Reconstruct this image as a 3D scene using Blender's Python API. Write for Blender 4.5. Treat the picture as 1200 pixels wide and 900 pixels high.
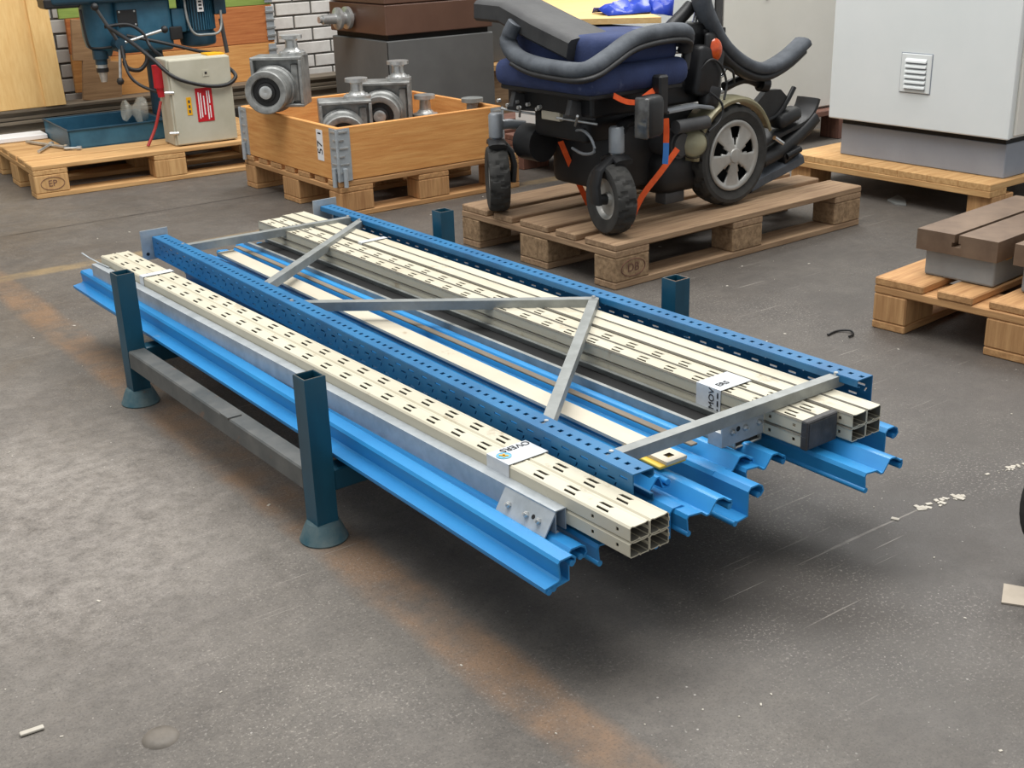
import bpy, bmesh, math, random
from mathutils import Vector, Matrix
random.seed(7)
for o in list(bpy.data.objects): bpy.data.objects.remove(o)
SC = bpy.context.scene
COL = SC.collection
sin, cos, PI = math.sin, math.cos, math.pi

# ------------------------------------------------------------------ camera
CAM_H, PITCH, ROLL, FPX = 1.0997, 0.36718, -0.03177, 1438.5
cd = bpy.data.cameras.new('camera'); cam = bpy.data.objects.new('camera', cd); COL.objects.link(cam)
cd.sensor_fit = 'HORIZONTAL'; cd.sensor_width = 36.0; cd.lens = 36.0*FPX/1200.0
cd.clip_start = 0.05; cd.clip_end = 100
_r = Vector((1, 0, 0)); _f = Vector((0, cos(PITCH), -sin(PITCH))); _u = Vector((0, sin(PITCH), cos(PITCH)))
_r2 = _r*cos(ROLL)+_u*sin(ROLL); _u2 = -_r*sin(ROLL)+_u*cos(ROLL)
cam.matrix_world = Matrix(((_r2.x, _u2.x, -_f.x, 0), (_r2.y, _u2.y, -_f.y, 0), (_r2.z, _u2.z, -_f.z, CAM_H), (0, 0, 0, 1)))
SC.camera = cam

# ------------------------------------------------------------------ light
W = bpy.data.worlds.new('world'); SC.world = W; W.use_nodes = True
bg = W.node_tree.nodes['Background']; bg.inputs[0].default_value = (0.93, 0.97, 1.0, 1); bg.inputs[1].default_value = 0.50
def area(name, loc, target, sx, sy, power, col=(1, 1, 1)):
    l = bpy.data.lights.new(name, 'AREA'); l.shape = 'RECTANGLE'; l.size = sx; l.size_y = sy; l.energy = power; l.color = col
    o = bpy.data.objects.new(name, l); COL.objects.link(o); o.location = loc
    o.rotation_euler = (Vector(target)-Vector(loc)).to_track_quat('-Z', 'Y').to_euler()
    return o
area('overhead_light', (-0.6, 3.0, 5.4), (-0.3, 3.0, 0), 3.0, 6.0, 330, (1, 0.985, 0.96))
area('overhead_light', (2.6, 7.4, 5.4), (2.4, 6.6, 0), 5.0, 2.4, 300, (1, 0.985, 0.96))  # added overhead fill that brightens the cabinets and wall at the back
SC.view_settings.view_transform = 'Standard'; SC.view_settings.look = 'None'
SC.view_settings.exposure = 0.25; SC.view_settings.gamma = 1.0; SC.view_settings.use_curve_mapping = False

# ------------------------------------------------------------------ materials
def srgb(r, g, b):
    f = lambda c: (c/255/12.92) if c/255 <= 0.04045 else ((c/255+0.055)/1.055)**2.4
    return (f(r), f(g), f(b), 1)
MATS = {}
def mat(name, c1, c2=None, rough=0.5, metal=0.0, scale=20, stretch=(1, 1, 1), bump=0.0, c3=None, spot=0.62, spot_scale=8,
        detail=6, bscale=None, coat=0.0, alpha=1.0, trans=0.0, emit=0.0):
    m = bpy.data.materials.new(name); m.use_nodes = True; nt = m.node_tree; N = nt.nodes; L = nt.links
    b = N['Principled BSDF']; b.inputs['Roughness'].default_value = rough; b.inputs['Metallic'].default_value = metal
    b.inputs['Coat Weight'].default_value = coat
    if trans: b.inputs['Transmission Weight'].default_value = trans
    if alpha < 1: b.inputs['Alpha'].default_value = alpha
    tc = N.new('ShaderNodeTexCoord'); oi = N.new('ShaderNodeObjectInfo')
    add = N.new('ShaderNodeVectorMath'); add.operation = 'ADD'
    mul = N.new('ShaderNodeMath'); mul.operation = 'MULTIPLY'; mul.inputs[1].default_value = 37.0
    L.new(oi.outputs['Random'], mul.inputs[0]); L.new(tc.outputs['Object'], add.inputs[0]); L.new(mul.outputs[0], add.inputs[1])
    mp = N.new('ShaderNodeMapping'); mp.inputs['Scale'].default_value = stretch; L.new(add.outputs[0], mp.inputs['Vector'])
    nz = N.new('ShaderNodeTexNoise'); nz.inputs['Scale'].default_value = scale; nz.inputs['Detail'].default_value = detail
    nz.inputs['Roughness'].default_value = 0.62; L.new(mp.outputs[0], nz.inputs['Vector'])
    cr = N.new('ShaderNodeValToRGB'); cr.color_ramp.elements[0].position = 0.32; cr.color_ramp.elements[1].position = 0.68
    cr.color_ramp.elements[0].color = c2 or c1; cr.color_ramp.elements[1].color = c1
    L.new(nz.outputs['Fac'], cr.inputs['Fac']); out = cr.outputs['Color']
    if c3:
        n2 = N.new('ShaderNodeTexNoise'); n2.inputs['Scale'].default_value = spot_scale; n2.inputs['Detail'].default_value = 8
        n2.inputs['Roughness'].default_value = 0.7; L.new(add.outputs[0], n2.inputs['Vector'])
        r2 = N.new('ShaderNodeValToRGB'); r2.color_ramp.elements[0].position = spot; r2.color_ramp.elements[1].position = spot+0.09
        L.new(n2.outputs['Fac'], r2.inputs['Fac'])
        mx = N.new('ShaderNodeMixRGB'); mx.inputs['Color2'].default_value = c3; L.new(r2.outputs['Color'], mx.inputs['Fac']); L.new(out, mx.inputs['Color1'])
        out = mx.outputs['Color']
    L.new(out, b.inputs['Base Color'])
    if bump:
        bp = N.new('ShaderNodeBump'); bp.inputs['Strength'].default_value = bump; bp.inputs['Distance'].default_value = 0.004
        if bscale:
            n3 = N.new('ShaderNodeTexNoise'); n3.inputs['Scale'].default_value = bscale; n3.inputs['Detail'].default_value = 4
            L.new(mp.outputs[0], n3.inputs['Vector']); L.new(n3.outputs['Fac'], bp.inputs['Height'])
        else: L.new(nz.outputs['Fac'], bp.inputs['Height'])
        L.new(bp.outputs[0], b.inputs['Normal'])
    MATS[name] = m
    return m

BLUE = mat('blue_beam_paint', srgb(50, 144, 204), srgb(38, 124, 186), 0.36, scale=9, c3=srgb(120, 150, 178), spot=0.66, spot_scale=14, stretch=(.3, 1, 1))
BLUED = mat('blue_upright_paint', srgb(40, 114, 162), srgb(30, 96, 142), 0.42, scale=9, c3=srgb(84, 132, 168), spot=0.68, spot_scale=16, stretch=(.3, 1, 1))
CREAM = mat('cream_paint', srgb(208, 202, 182), srgb(192, 184, 162), 0.45, scale=7, c3=srgb(168, 154, 128), spot=0.60, spot_scale=9, stretch=(.3, 1, 1))
GALV = mat('galvanised_steel', srgb(184, 190, 194), srgb(160, 167, 171), 0.42, 0.25, scale=26, c3=srgb(200, 204, 205), spot=0.64)
GALVD = mat('dull_zinc_steel', srgb(156, 159, 157), srgb(132, 135, 132), 0.46, 0.3, scale=22, c3=srgb(134, 128, 116), spot=0.7)
STEEL = mat('bright_steel', srgb(214, 215, 213), srgb(176, 177, 175), 0.28, 0.6, scale=30)
ALU = mat('cast_aluminium', srgb(168, 169, 166), srgb(122, 123, 121), 0.42, 0.45, scale=24, bump=0.15)
CHROME = mat('chrome', srgb(225, 226, 226), srgb(190, 190, 190), 0.18, 0.95, scale=10)
TEAL = mat('teal_rack_paint', srgb(20, 82, 104), srgb(16, 62, 80), 0.42, scale=9, c3=srgb(88, 76, 64), spot=0.66, spot_scale=9, stretch=(1, 1, .4))
TEALW = mat('worn_teal_steel', srgb(106, 106, 103), srgb(76, 80, 80), 0.5, 0.2, scale=12, c3=srgb(140, 98, 66), spot=0.56, spot_scale=8)
TEALF = mat('weathered_teal_foot', srgb(110, 126, 126), srgb(52, 92, 104), 0.55, 0.1, scale=20, c3=srgb(120, 92, 70), spot=0.6, spot_scale=16)
WOODS = {}
def wood(nm, a, b, c):
    for ax, st in (('x', (1.2, 16, 16)), ('y', (16, 1.2, 16)), ('z', (16, 16, 1.2))):
        WOODS[nm+ax] = mat('%s_wood_%s' % (nm, ax), a, b, 0.78, scale=4.5, stretch=st, bump=0.35, c3=c, spot=0.66, spot_scale=7, detail=9)
wood('new', srgb(218, 176, 120), srgb(184, 138, 86), srgb(150, 106, 66))
wood('old', srgb(176, 146, 114), srgb(134, 106, 80), srgb(100, 80, 62))
wood('mid', srgb(206, 160, 108), srgb(166, 120, 76), srgb(120, 86, 58))
wood('orange', srgb(226, 168, 100), srgb(204, 138, 74), srgb(182, 112, 56))
wood('brown', srgb(160, 126, 90), srgb(132, 100, 68), srgb(186, 170, 146))
wood('collar', srgb(206, 132, 76), srgb(176, 100, 52), srgb(150, 84, 44))
wood('ply', srgb(234, 196, 132), srgb(222, 178, 112), srgb(208, 160, 98))
wood('green', srgb(150, 172, 84), srgb(128, 150, 70), srgb(168, 176, 110))
wood('red', srgb(132, 92, 76), srgb(96, 66, 56), srgb(76, 58, 50))
OSB = mat('chipboard_block', srgb(176, 146, 112), srgb(120, 96, 70), 0.85, scale=60, bump=0.5)
BLACK = mat('black_plastic', srgb(40, 40, 41), srgb(26, 26, 27), 0.48, scale=14, c3=srgb(70, 70, 70), spot=0.7)
BLACKM = mat('black_frame_paint', srgb(34, 34, 36), srgb(24, 24, 25), 0.42, 0.2, scale=18)
RUBBER = mat('dusty_rubber', srgb(62, 61, 58), srgb(44, 43, 41), 0.82, scale=24, c3=srgb(96, 92, 86), spot=0.68, spot_scale=14)
FOAM = mat('grey_black_padding', srgb(92, 97, 103), srgb(62, 66, 72), 0.8, scale=12, bump=0.2, bscale=90)
VINYL = mat('charcoal_vinyl', srgb(78, 78, 78), srgb(60, 60, 61), 0.55, scale=10, bump=0.15, bscale=70)
NAVY = mat('navy_fabric', srgb(54, 68, 110), srgb(42, 53, 88), 0.85, scale=10, bump=0.25, bscale=160, c3=srgb(96, 106, 136), spot=0.62)
CHAMP = mat('champagne_plastic', srgb(164, 158, 130), srgb(148, 142, 114), 0.35, 0.25, scale=9)
RIMM = mat('silver_wheel_paint', srgb(186, 184, 178), srgb(164, 162, 156), 0.38, 0.35, scale=16)
SILVER = mat('silver_grey_paint', srgb(150, 154, 158), srgb(132, 136, 140), 0.4, 0.3, scale=12)
ORANGE = mat('orange_webbing', srgb(238, 96, 34), srgb(214, 76, 24), 0.75, scale=40)
TAGBLUE = mat('blue_tag', srgb(64, 130, 205), srgb(54, 116, 190), 0.6)
AMBER = mat('amber_reflector', srgb(214, 84, 16), srgb(184, 62, 10), 0.2, scale=60, coat=0.6)
CABW = mat('pale_grey_cabinet_paint', srgb(232, 236, 235), srgb(226, 231, 230), 0.42, scale=3)
CABI = mat('ivory_cabinet_paint', srgb(230, 228, 220), srgb(222, 220, 211), 0.45, scale=3)
PLINTH = mat('grey_plinth_paint', srgb(150, 156, 166), srgb(140, 146, 156), 0.5, scale=6)
GREYCAB = mat('dark_grey_cabinet_paint', srgb(104, 105, 104), srgb(94, 95, 94), 0.5, scale=5)
BROWNCAB = mat('brown_cabinet_paint', srgb(104, 76, 62), srgb(92, 66, 53), 0.45, scale=6)
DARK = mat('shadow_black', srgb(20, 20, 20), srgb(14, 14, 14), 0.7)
DRILL = mat('drill_teal_paint', srgb(56, 106, 130), srgb(40, 86, 110), 0.4, scale=12, c3=srgb(82, 128, 146), spot=0.66)
DRILLD = mat('drill_dark_teal_paint', srgb(38, 72, 90), srgb(28, 56, 72), 0.42, scale=12)
BOXGREY = mat('pale_olive_enclosure_paint', srgb(196, 192, 174), srgb(182, 178, 158), 0.5, scale=7, c3=srgb(158, 152, 132), spot=0.68)
REDL = mat('red_label', srgb(200, 28, 40), srgb(188, 22, 36), 0.5)
YELL = mat('yellow_label', srgb(244, 182, 24), srgb(232, 168, 16), 0.5)
YELLS = mat('yellow_steel', srgb(226, 190, 70), srgb(206, 168, 56), 0.5, scale=14)
WHITE = mat('white_print', srgb(238, 238, 238), None, 0.55)
INK = mat('black_print', srgb(22, 22, 26), None, 0.55)
TAPE = mat('white_packing_tape', srgb(216, 219, 222), srgb(198, 202, 206), 0.3, scale=30, bump=0.3)
GLOBE = mat('blue_globe_print', srgb(70, 150, 190), srgb(130, 190, 205), 0.4, scale=60)
BRICK = mat('white_painted_brick', srgb(232, 229, 224), srgb(212, 208, 202), 0.75, scale=12, bump=0.3, c3=srgb(172, 166, 158), spot=0.66)
MORTAR = mat('grey_mortar', srgb(112, 110, 106), srgb(92, 90, 86), 0.9, scale=20, bump=0.3)
TANBRICK = mat('tan_brick', srgb(176, 158, 140), srgb(150, 132, 116), 0.85, scale=14, bump=0.3)
STOCK = mat('weathered_steel_stock', srgb(138, 126, 108), srgb(98, 88, 76), 0.6, 0.2, scale=8, stretch=(.3, 3, 3))
STOCKD = mat('dark_steel_stock', srgb(66, 60, 54), srgb(46, 42, 38), 0.6, 0.2, scale=8, stretch=(.3, 3, 3))
OILY = mat('oiled_brown_iron', srgb(134, 112, 92), srgb(104, 84, 68), 0.5, 0.25, scale=9, c3=srgb(84, 66, 54), spot=0.64)
IRONG = mat('grey_iron_paint', srgb(146, 152, 154), srgb(128, 134, 136), 0.5, scale=10)
REDH = mat('red_hose', srgb(176, 50, 46), srgb(150, 40, 38), 0.45)
BLUEPL = mat('blue_plastic_sheet', srgb(40, 72, 190), srgb(26, 52, 160), 0.3, scale=9)
CLEAR = mat('clear_plastic', srgb(214, 212, 200), srgb(190, 188, 176), 0.15, alpha=0.35)
DUSTY = mat('pale_debris', srgb(206, 200, 188), srgb(180, 172, 158), 0.8)
CARD = mat('beige_card', srgb(186, 174, 158), srgb(168, 156, 140), 0.75, scale=16)
ENDCAP = mat('dark_grey_tape', srgb(76, 74, 74), srgb(52, 51, 51), 0.6, scale=40, bump=0.6)
INSIDE = mat('shaded_tube_inside', srgb(112, 108, 98), srgb(96, 92, 82), 0.7)  # inner faces darkened in colour, so the slots read as shaded
BARW = mat('dirty_white_paint', srgb(206, 198, 180), srgb(188, 178, 156), 0.5, scale=6, c3=srgb(160, 140, 112), spot=0.64, spot_scale=9, stretch=(.4, 1, 1))

# ------------------------------------------------------------------ frames: every group of things stands in its own floor frame (u right-back, v left-back)
FR = {'rack': (-0.3707, 2.0477, 0.6382), 'chair': (0.3277, 3.6316, 0.6539), 'crate': (-0.6376, 4.707, 0.6237),
      'drill': (-2.0229, 5.2555, 0.562), 'right': (1.5231, 2.6086, 0.7175), 'hall': (0, 0, 0.62)}
def wpt(fr, p):
    ox, oy, th = FR[fr]; c, s = cos(th), sin(th)
    return Vector((ox+p[0]*c-p[1]*s, oy+p[0]*s+p[1]*c, p[2]))

# ------------------------------------------------------------------ mesh builder
def sgn(a, e): return math.copysign(abs(a)**e, a)
class G:
    def __init__(s): s.bm = bmesh.new()
    def merge(s, b2, M=None):
        if M is not None: bmesh.ops.transform(b2, matrix=M, verts=b2.verts)
        me = bpy.data.meshes.new('tmp'); b2.to_mesh(me); b2.free(); s.bm.from_mesh(me); bpy.data.meshes.remove(me); return s
    def box(s, x0, x1, y0, y1, z0, z1, bev=0.0, seg=1, M=None):
        b = bmesh.new(); bmesh.ops.create_cube(b, size=1)
        for v in b.verts: v.co = Vector(((x0+x1)/2+v.co.x*(x1-x0), (y0+y1)/2+v.co.y*(y1-y0), (z0+z1)/2+v.co.z*(z1-z0)))
        if bev: bmesh.ops.bevel(b, geom=b.edges[:], offset=bev, segments=seg, affect='EDGES', profile=0.5, clamp_overlap=True)
        return s.merge(b, M)
    def boxc(s, c, size, rot=(0, 0, 0), bev=0.0, seg=2):
        from mathutils import Euler
        M = Matrix.Translation(c) @ Euler(rot).to_matrix().to_4x4()
        return s.box(-size[0]/2, size[0]/2, -size[1]/2, size[1]/2, -size[2]/2, size[2]/2, bev, seg, M)
    def cyl(s, p0, p1, r0, r1=None, n=16, caps=True):
        r1 = r0 if r1 is None else r1; p0 = Vector(p0); p1 = Vector(p1); d = p1-p0; q = d.to_track_quat('Z', 'Y')
        b = bmesh.new(); bmesh.ops.create_cone(b, cap_ends=caps, segments=n, radius1=r0, radius2=r1, depth=d.length)
        return s.merge(b, Matrix.Translation((p0+p1)/2) @ q.to_matrix().to_4x4())
    def lathe(s, prof, o, ax, n=32, fn=None):
        o = Vector(o); q = Vector(ax).normalized().to_track_quat('Z', 'Y'); bm = s.bm; rings = []
        for r, h in prof:
            ring = []
            for k in range(n):
                a = 2*PI*k/n; rr = max(1e-4, r if fn is None else fn(r, h, a))
                ring.append(bm.verts.new(o + q @ Vector((rr*cos(a), rr*sin(a), h))))
            rings.append(ring)
        for A, B in zip(rings, rings[1:]):
            for k in range(n): bm.faces.new((A[k], A[(k+1) % n], B[(k+1) % n], B[k]))
        return s
    def sweep(s, pts, w, h, n=8, up=(0, 0, 1), e=1.0, caps=True, closed=False, smooth=0):
        pts = [Vector(p) for p in pts]
        if smooth: pts = catmull(pts, smooth, closed)
        up = Vector(up); bm = s.bm; rings = []; m = len(pts)
        for i, p in enumerate(pts):
            if closed: t = pts[(i+1) % m]-pts[i-1]
            else: t = pts[min(i+1, m-1)]-pts[max(i-1, 0)]
            t.normalize(); sd = t.cross(up)
            if sd.length < 1e-3: sd = t.cross(Vector((0, 1, 0.01)))
            sd.normalize(); u2 = sd.cross(t)
            ww = w[i] if isinstance(w, (list, tuple)) else w; hh = h[i] if isinstance(h, (list, tuple)) else h
            rings.append([bm.verts.new(p + sd*sgn(cos(2*PI*(k+.5)/n), e)*ww/2 + u2*sgn(sin(2*PI*(k+.5)/n), e)*hh/2) for k in range(n)])
        for A, B in zip(rings, rings[1:]+([rings[0]] if closed else [])):
            for k in range(n): bm.faces.new((A[k], A[(k+1) % n], B[(k+1) % n], B[k]))
        if caps and not closed: bm.faces.new(rings[0][::-1]); bm.faces.new(rings[-1])
        return s
    def prism(s, poly, d0, d1, axes='yzx'):
        bm = s.bm; ix = ['xyz'.index(a) for a in axes]
        def mk(p, d):
            v = [0, 0, 0]; v[ix[0]], v[ix[1]], v[ix[2]] = p[0], p[1], d; return bm.verts.new(v)
        A = [mk(p, d0) for p in poly]; B = [mk(p, d1) for p in poly]; n = len(A)
        for k in range(n): bm.faces.new((A[k], A[(k+1) % n], B[(k+1) % n], B[k]))
        bm.faces.new(A[::-1]); bm.faces.new(B); return s
    def quad(s, *p):
        s.bm.faces.new([s.bm.verts.new(x) for x in p]); return s
    def xf(s, M): bmesh.ops.transform(s.bm, matrix=M, verts=s.bm.verts); return s
    def mesh(s, name, m, smooth=None, off=(0, 0, 0)):
        me = bpy.data.meshes.new(name)
        if Vector(off).length: bmesh.ops.translate(s.bm, vec=-Vector(off), verts=s.bm.verts)
        bmesh.ops.recalc_face_normals(s.bm, faces=s.bm.faces); s.bm.to_mesh(me); s.bm.free()
        if smooth is not None:
            me.shade_smooth() if hasattr(me, 'shade_smooth') else None
            me.set_sharp_from_angle(angle=math.radians(smooth))
        me.materials.append(m); return me
def catmull(P, k, closed=False):
    out = []; m = len(P)
    for i in range(m if closed else m-1):
        if closed: a, b, c, d = P[i-1], P[i], P[(i+1) % m], P[(i+2) % m]
        else: a, b, c, d = P[max(i-1, 0)], P[i], P[i+1], P[min(i+2, m-1)]
        for j in range(k):
            t = j/k; out.append(0.5*((2*b)+(c-a)*t+(2*a-5*b+4*c-d)*t*t+(3*b-a-3*c+d)*t**3))
    if not closed: out.append(P[-1])
    return out
def strip_poly(pl, t):
    """closed outline of a bent sheet of thickness t along polyline pl"""
    P = [Vector((a, b)) for a, b in pl]; n = len(P); L = []; R = []
    for i in range(n):
        d0 = (P[i]-P[i-1]).normalized() if i else None; d1 = (P[i+1]-P[i]).normalized() if i < n-1 else None
        d0 = d0 or d1; d1 = d1 or d0; nn = Vector((-(d0+d1).y, (d0+d1).x))
        if nn.length < 1e-6: nn = Vector((-d0.y, d0.x))
        nn.normalize(); k = 1/max(0.5, nn.dot(Vector((-d0.y, d0.x))))
        L.append(P[i]+nn*t/2*k); R.append(P[i]-nn*t/2*k)
    return [tuple(p) for p in L+R[::-1]]

# ------------------------------------------------------------------ things
def setp(o, label=None, cat=None, group=None, kind=None):
    if label: o['label'] = label
    if cat: o['category'] = cat
    if group: o['group'] = group
    if kind: o['kind'] = kind
    return o
class T:
    """a thing: an Empty at its base; parts are modelled in the coordinates of its frame"""
    def __init__(s, name, label, cat, fr, base, group=None, kind=None, M=None):
        s.o = bpy.data.objects.new(name, None); COL.objects.link(s.o); s.o.empty_display_size = 0.05; s.base = Vector(base)
        if M is None:
            s.o.location = wpt(fr, base); s.o.rotation_euler = (0, 0, FR[fr][2])
        else: s.o.matrix_world = M; s.base = Vector((0, 0, 0))
        setp(s.o, label, cat, group, kind)
    def part(s, name, g, m, parent=None, smooth=None, label=None, solid=0, kind=None):
        o = bpy.data.objects.new(name, g.mesh(name, m, smooth, s.base)); COL.objects.link(o); o.parent = parent or s.o
        if label: o['label'] = label
        if kind: o['kind'] = kind
        if solid: md = o.modifiers.new('thickness', 'SOLIDIFY'); md.thickness = solid; md.offset = 0
        return o
    def again(s, src, off, name=None, parent=None, rotz=0):
        o = src.copy(); COL.objects.link(o); o.parent = parent or s.o; o.location = Vector(src.location)+Vector(off)
        if rotz: o.rotation_euler.z = rotz
        return o
def single(name, g, m, label, cat, fr, base, group=None, smooth=None, kind=None, solid=0):
    o = bpy.data.objects.new(name, g.mesh(name, m, smooth, base)); COL.objects.link(o)
    o.location = wpt(fr, base); o.rotation_euler = (0, 0, FR[fr][2]); setp(o, label, cat, group, kind)
    if solid: md = o.modifiers.new('thickness', 'SOLIDIFY'); md.thickness = solid; md.offset = 0
    return o
def copy_thing(root, loc, rotz, label, group=None):
    r = root.copy(); COL.objects.link(r); r.location = loc; r.rotation_euler = (0, 0, rotz); r['label'] = label
    if group: r['group'] = group
    for ch in list(root.children):
        c = ch.copy(); COL.objects.link(c); c.parent = r
        for g2 in ch.children:
            d = g2.copy(); COL.objects.link(d); d.parent = c
    return r
def textmesh(body, size, depth=0.0003, bold=False):
    cu = bpy.data.curves.new('lettering', 'FONT'); cu.body = body; cu.size = size; cu.extrude = depth; cu.align_x = 'CENTER'; cu.align_y = 'CENTER'
    if bold: cu.offset = size*0.02
    o = bpy.data.objects.new('tmp', cu); COL.objects.link(o); bpy.context.view_layer.update()
    me = bpy.data.meshes.new_from_object(o.evaluated_get(bpy.context.evaluated_depsgraph_get())); bpy.data.objects.remove(o)
    b = bmesh.new(); b.from_mesh(me); bpy.data.meshes.remove(me); return b
def lettering(g, body, size, M, bold=False): return g.merge(textmesh(body, size, bold=bold), M)
def basis(o, x, y):
    x = Vector(x).normalized(); y = Vector(y).normalized(); z = x.cross(y)
    return Matrix(((x.x, y.x, z.x, o[0]), (x.y, y.y, z.y, o[1]), (x.z, y.z, z.z, o[2]), (0, 0, 0, 1)))

# ================================================================== SETTING
def floor_mat():
    m = bpy.data.materials.new('stained_concrete'); m.use_nodes = True; nt = m.node_tree; N = nt.nodes; L = nt.links
    b = N['Principled BSDF']; geo = N.new('ShaderNodeTexCoord')
    def noise(sc, det=8, ro=0.65, v=None):
        n = N.new('ShaderNodeTexNoise'); n.inputs['Scale'].default_value = sc; n.inputs['Detail'].default_value = det; n.inputs['Roughness'].default_value = ro
        L.new(v or geo.outputs['Object'], n.inputs['Vector']); return n.outputs['Fac']
    def ramp(fac, a, c, ca=(0, 0, 0, 1), cb=(1, 1, 1, 1)):
        r = N.new('ShaderNodeValToRGB'); r.color_ramp.elements[0].position = a; r.color_ramp.elements[1].position = c
        r.color_ramp.elements[0].color = ca; r.color_ramp.elements[1].color = cb; L.new(fac, r.inputs['Fac']); return r.outputs['Color']
    def math_(op, a, b2, c2=None):
        n = N.new('ShaderNodeMath'); n.operation = op
        for i, x in enumerate((a, b2, c2)):
            if x is None: continue
            if isinstance(x, (int, float)): n.inputs[i].default_value = x
            else: L.new(x, n.inputs[i])
        return n.outputs[0]
    def mix(fac, a, c, mode='MIX'):
        n = N.new('ShaderNodeMixRGB'); n.blend_type = mode
        for k, x in (('Fac', fac), ('Color1', a), ('Color2', c)):
            if isinstance(x, (int, float)): n.inputs[k].default_value = x
            elif isinstance(x, tuple): n.inputs[k].default_value = x
            else: L.new(x, n.inputs[k])
        return n.outputs[0]
    sep = N.new('ShaderNodeSeparateXYZ'); L.new(geo.outputs['Object'], sep.inputs[0]); U, V = sep.outputs[0], sep.outputs[1]
    col = ramp(noise(1.6), 0.36, 0.66, srgb(92, 86, 80), srgb(114, 108, 100))
    col = mix(math_('MULTIPLY', ramp(noise(70, 10, .85), 0.42, 0.66), 0.55), col, srgb(66, 62, 58))
    col = mix(math_('MULTIPLY', ramp(noise(14, 10, .8), 0.45, 0.7), 0.35), col, srgb(142, 134, 124))
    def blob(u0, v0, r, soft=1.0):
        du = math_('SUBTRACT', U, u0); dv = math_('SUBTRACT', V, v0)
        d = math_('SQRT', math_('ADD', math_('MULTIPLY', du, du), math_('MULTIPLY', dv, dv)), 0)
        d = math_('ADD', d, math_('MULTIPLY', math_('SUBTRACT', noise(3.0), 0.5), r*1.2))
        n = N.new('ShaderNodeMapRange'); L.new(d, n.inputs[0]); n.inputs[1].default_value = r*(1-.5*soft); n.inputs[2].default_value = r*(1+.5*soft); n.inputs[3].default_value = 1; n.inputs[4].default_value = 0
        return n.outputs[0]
    # pale scuffed cement dust, and broad darker floor patches
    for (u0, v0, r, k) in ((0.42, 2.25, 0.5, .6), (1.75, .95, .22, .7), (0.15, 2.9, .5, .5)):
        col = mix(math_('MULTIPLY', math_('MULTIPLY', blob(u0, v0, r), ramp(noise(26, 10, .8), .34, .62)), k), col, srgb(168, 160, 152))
    for (u0, v0, r, k) in ((1.85, 1.05, .5, .7), (1.5, 1.35, .45, .6), (2.5, 1.7, .7, .5), (2.3, 4.0, 1.3, .35), (3.5, 2.5, 1.0, .4)):
        col = mix(math_('MULTIPLY', blob(u0, v0, r), k), col, srgb(66, 61, 57))
    def stripe(x, c, w, k, colr, nsc=5.0, rag=.5):
        d = math_('ABSOLUTE', math_('SUBTRACT', x, c), 0)
        n = N.new('ShaderNodeMapRange'); L.new(math_('ADD', d, math_('MULTIPLY', math_('SUBTRACT', noise(nsc), .5), w*rag)), n.inputs[0])
        n.inputs[1].default_value = w*.35; n.inputs[2].default_value = w*.65; n.inputs[3].default_value = k; n.inputs[4].default_value = 0
        return mix(math_('MULTIPLY', n.outputs[0], ramp(noise(7), .32, .6)), col, colr)
    col = stripe(U, .915, .10, .62, srgb(140, 106, 74))
    col = stripe(V, 4.235, .075, .8, srgb(150, 128, 92))
    col = stripe(V, 4.86, .018, 1.0, srgb(52, 49, 47), 9, .2)
    # fine white chips and scratches
    vo = N.new('ShaderNodeTexVoronoi'); vo.inputs['Scale'].default_value = 38; L.new(geo.outputs['Object'], vo.inputs['Vector'])
    chips = math_('MULTIPLY', ramp(vo.outputs['Distance'], .05, .09, (1, 1, 1, 1), (0, 0, 0, 1)), ramp(noise(5), .52, .62))
    col = mix(math_('MULTIPLY', chips, .7), col, srgb(196, 190, 182))
    col = mix(math_('MULTIPLY', ramp(noise(9, 12, .85), .60, .74), .45), col, srgb(172, 164, 156))
    col = mix(math_('MULTIPLY', ramp(noise(240, 3, .6), .52, .66), .45), col, srgb(58, 54, 50))
    col = mix(math_('MULTIPLY', math_('MULTIPLY', ramp(noise(170, 3, .7), .56, .66), ramp(noise(2.2), .42, .6)), .5), col, srgb(176, 168, 158))
    v2 = N.new('ShaderNodeTexVoronoi'); v2.inputs['Scale'].default_value = 85; L.new(geo.outputs['Object'], v2.inputs['Vector'])
    col = mix(math_('MULTIPLY', math_('MULTIPLY', ramp(v2.outputs['Distance'], .07, .12, (1, 1, 1, 1), (0, 0, 0, 1)), ramp(noise(11), .5, .6)), .65), col, srgb(190, 184, 174))
    for ang, k in ((.5, .5), (1.9, .4)):
        mp = N.new('ShaderNodeMapping'); mp.inputs['Rotation'].default_value = (0, 0, ang); mp.inputs['Scale'].default_value = (2.2, 95, 1); L.new(geo.outputs['Object'], mp.inputs['Vector'])
        col = mix(math_('MULTIPLY', math_('MULTIPLY', ramp(noise(1.0, 2, .5, mp.outputs[0]), .70, .73), ramp(noise(1.3), .5, .58)), k), col, srgb(178, 170, 160))
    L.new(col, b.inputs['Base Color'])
    rg = ramp(noise(4), .3, .7, (.42, .42, .42, 1), (.68, .68, .68, 1)); L.new(rg, b.inputs['Roughness'])
    bp = N.new('ShaderNodeBump'); bp.inputs['Strength'].default_value = .35; bp.inputs['Distance'].default_value = .004
    L.new(noise(130, 6, .75), bp.inputs['Height']); L.new(bp.outputs[0], b.inputs['Normal'])
    return m
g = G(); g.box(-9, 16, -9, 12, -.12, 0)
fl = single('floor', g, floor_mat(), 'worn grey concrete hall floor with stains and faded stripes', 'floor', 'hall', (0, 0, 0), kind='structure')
WV = 6.9
g = G(); g.box(-4, 12, WV, WV+.3, -.05, 3.4)
wl = T('wall_back', 'white painted brick wall at the back of the hall', 'wall', 'hall', (2, WV, 0), kind='structure')
wl.part('mortar_face', g, MORTAR)
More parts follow.
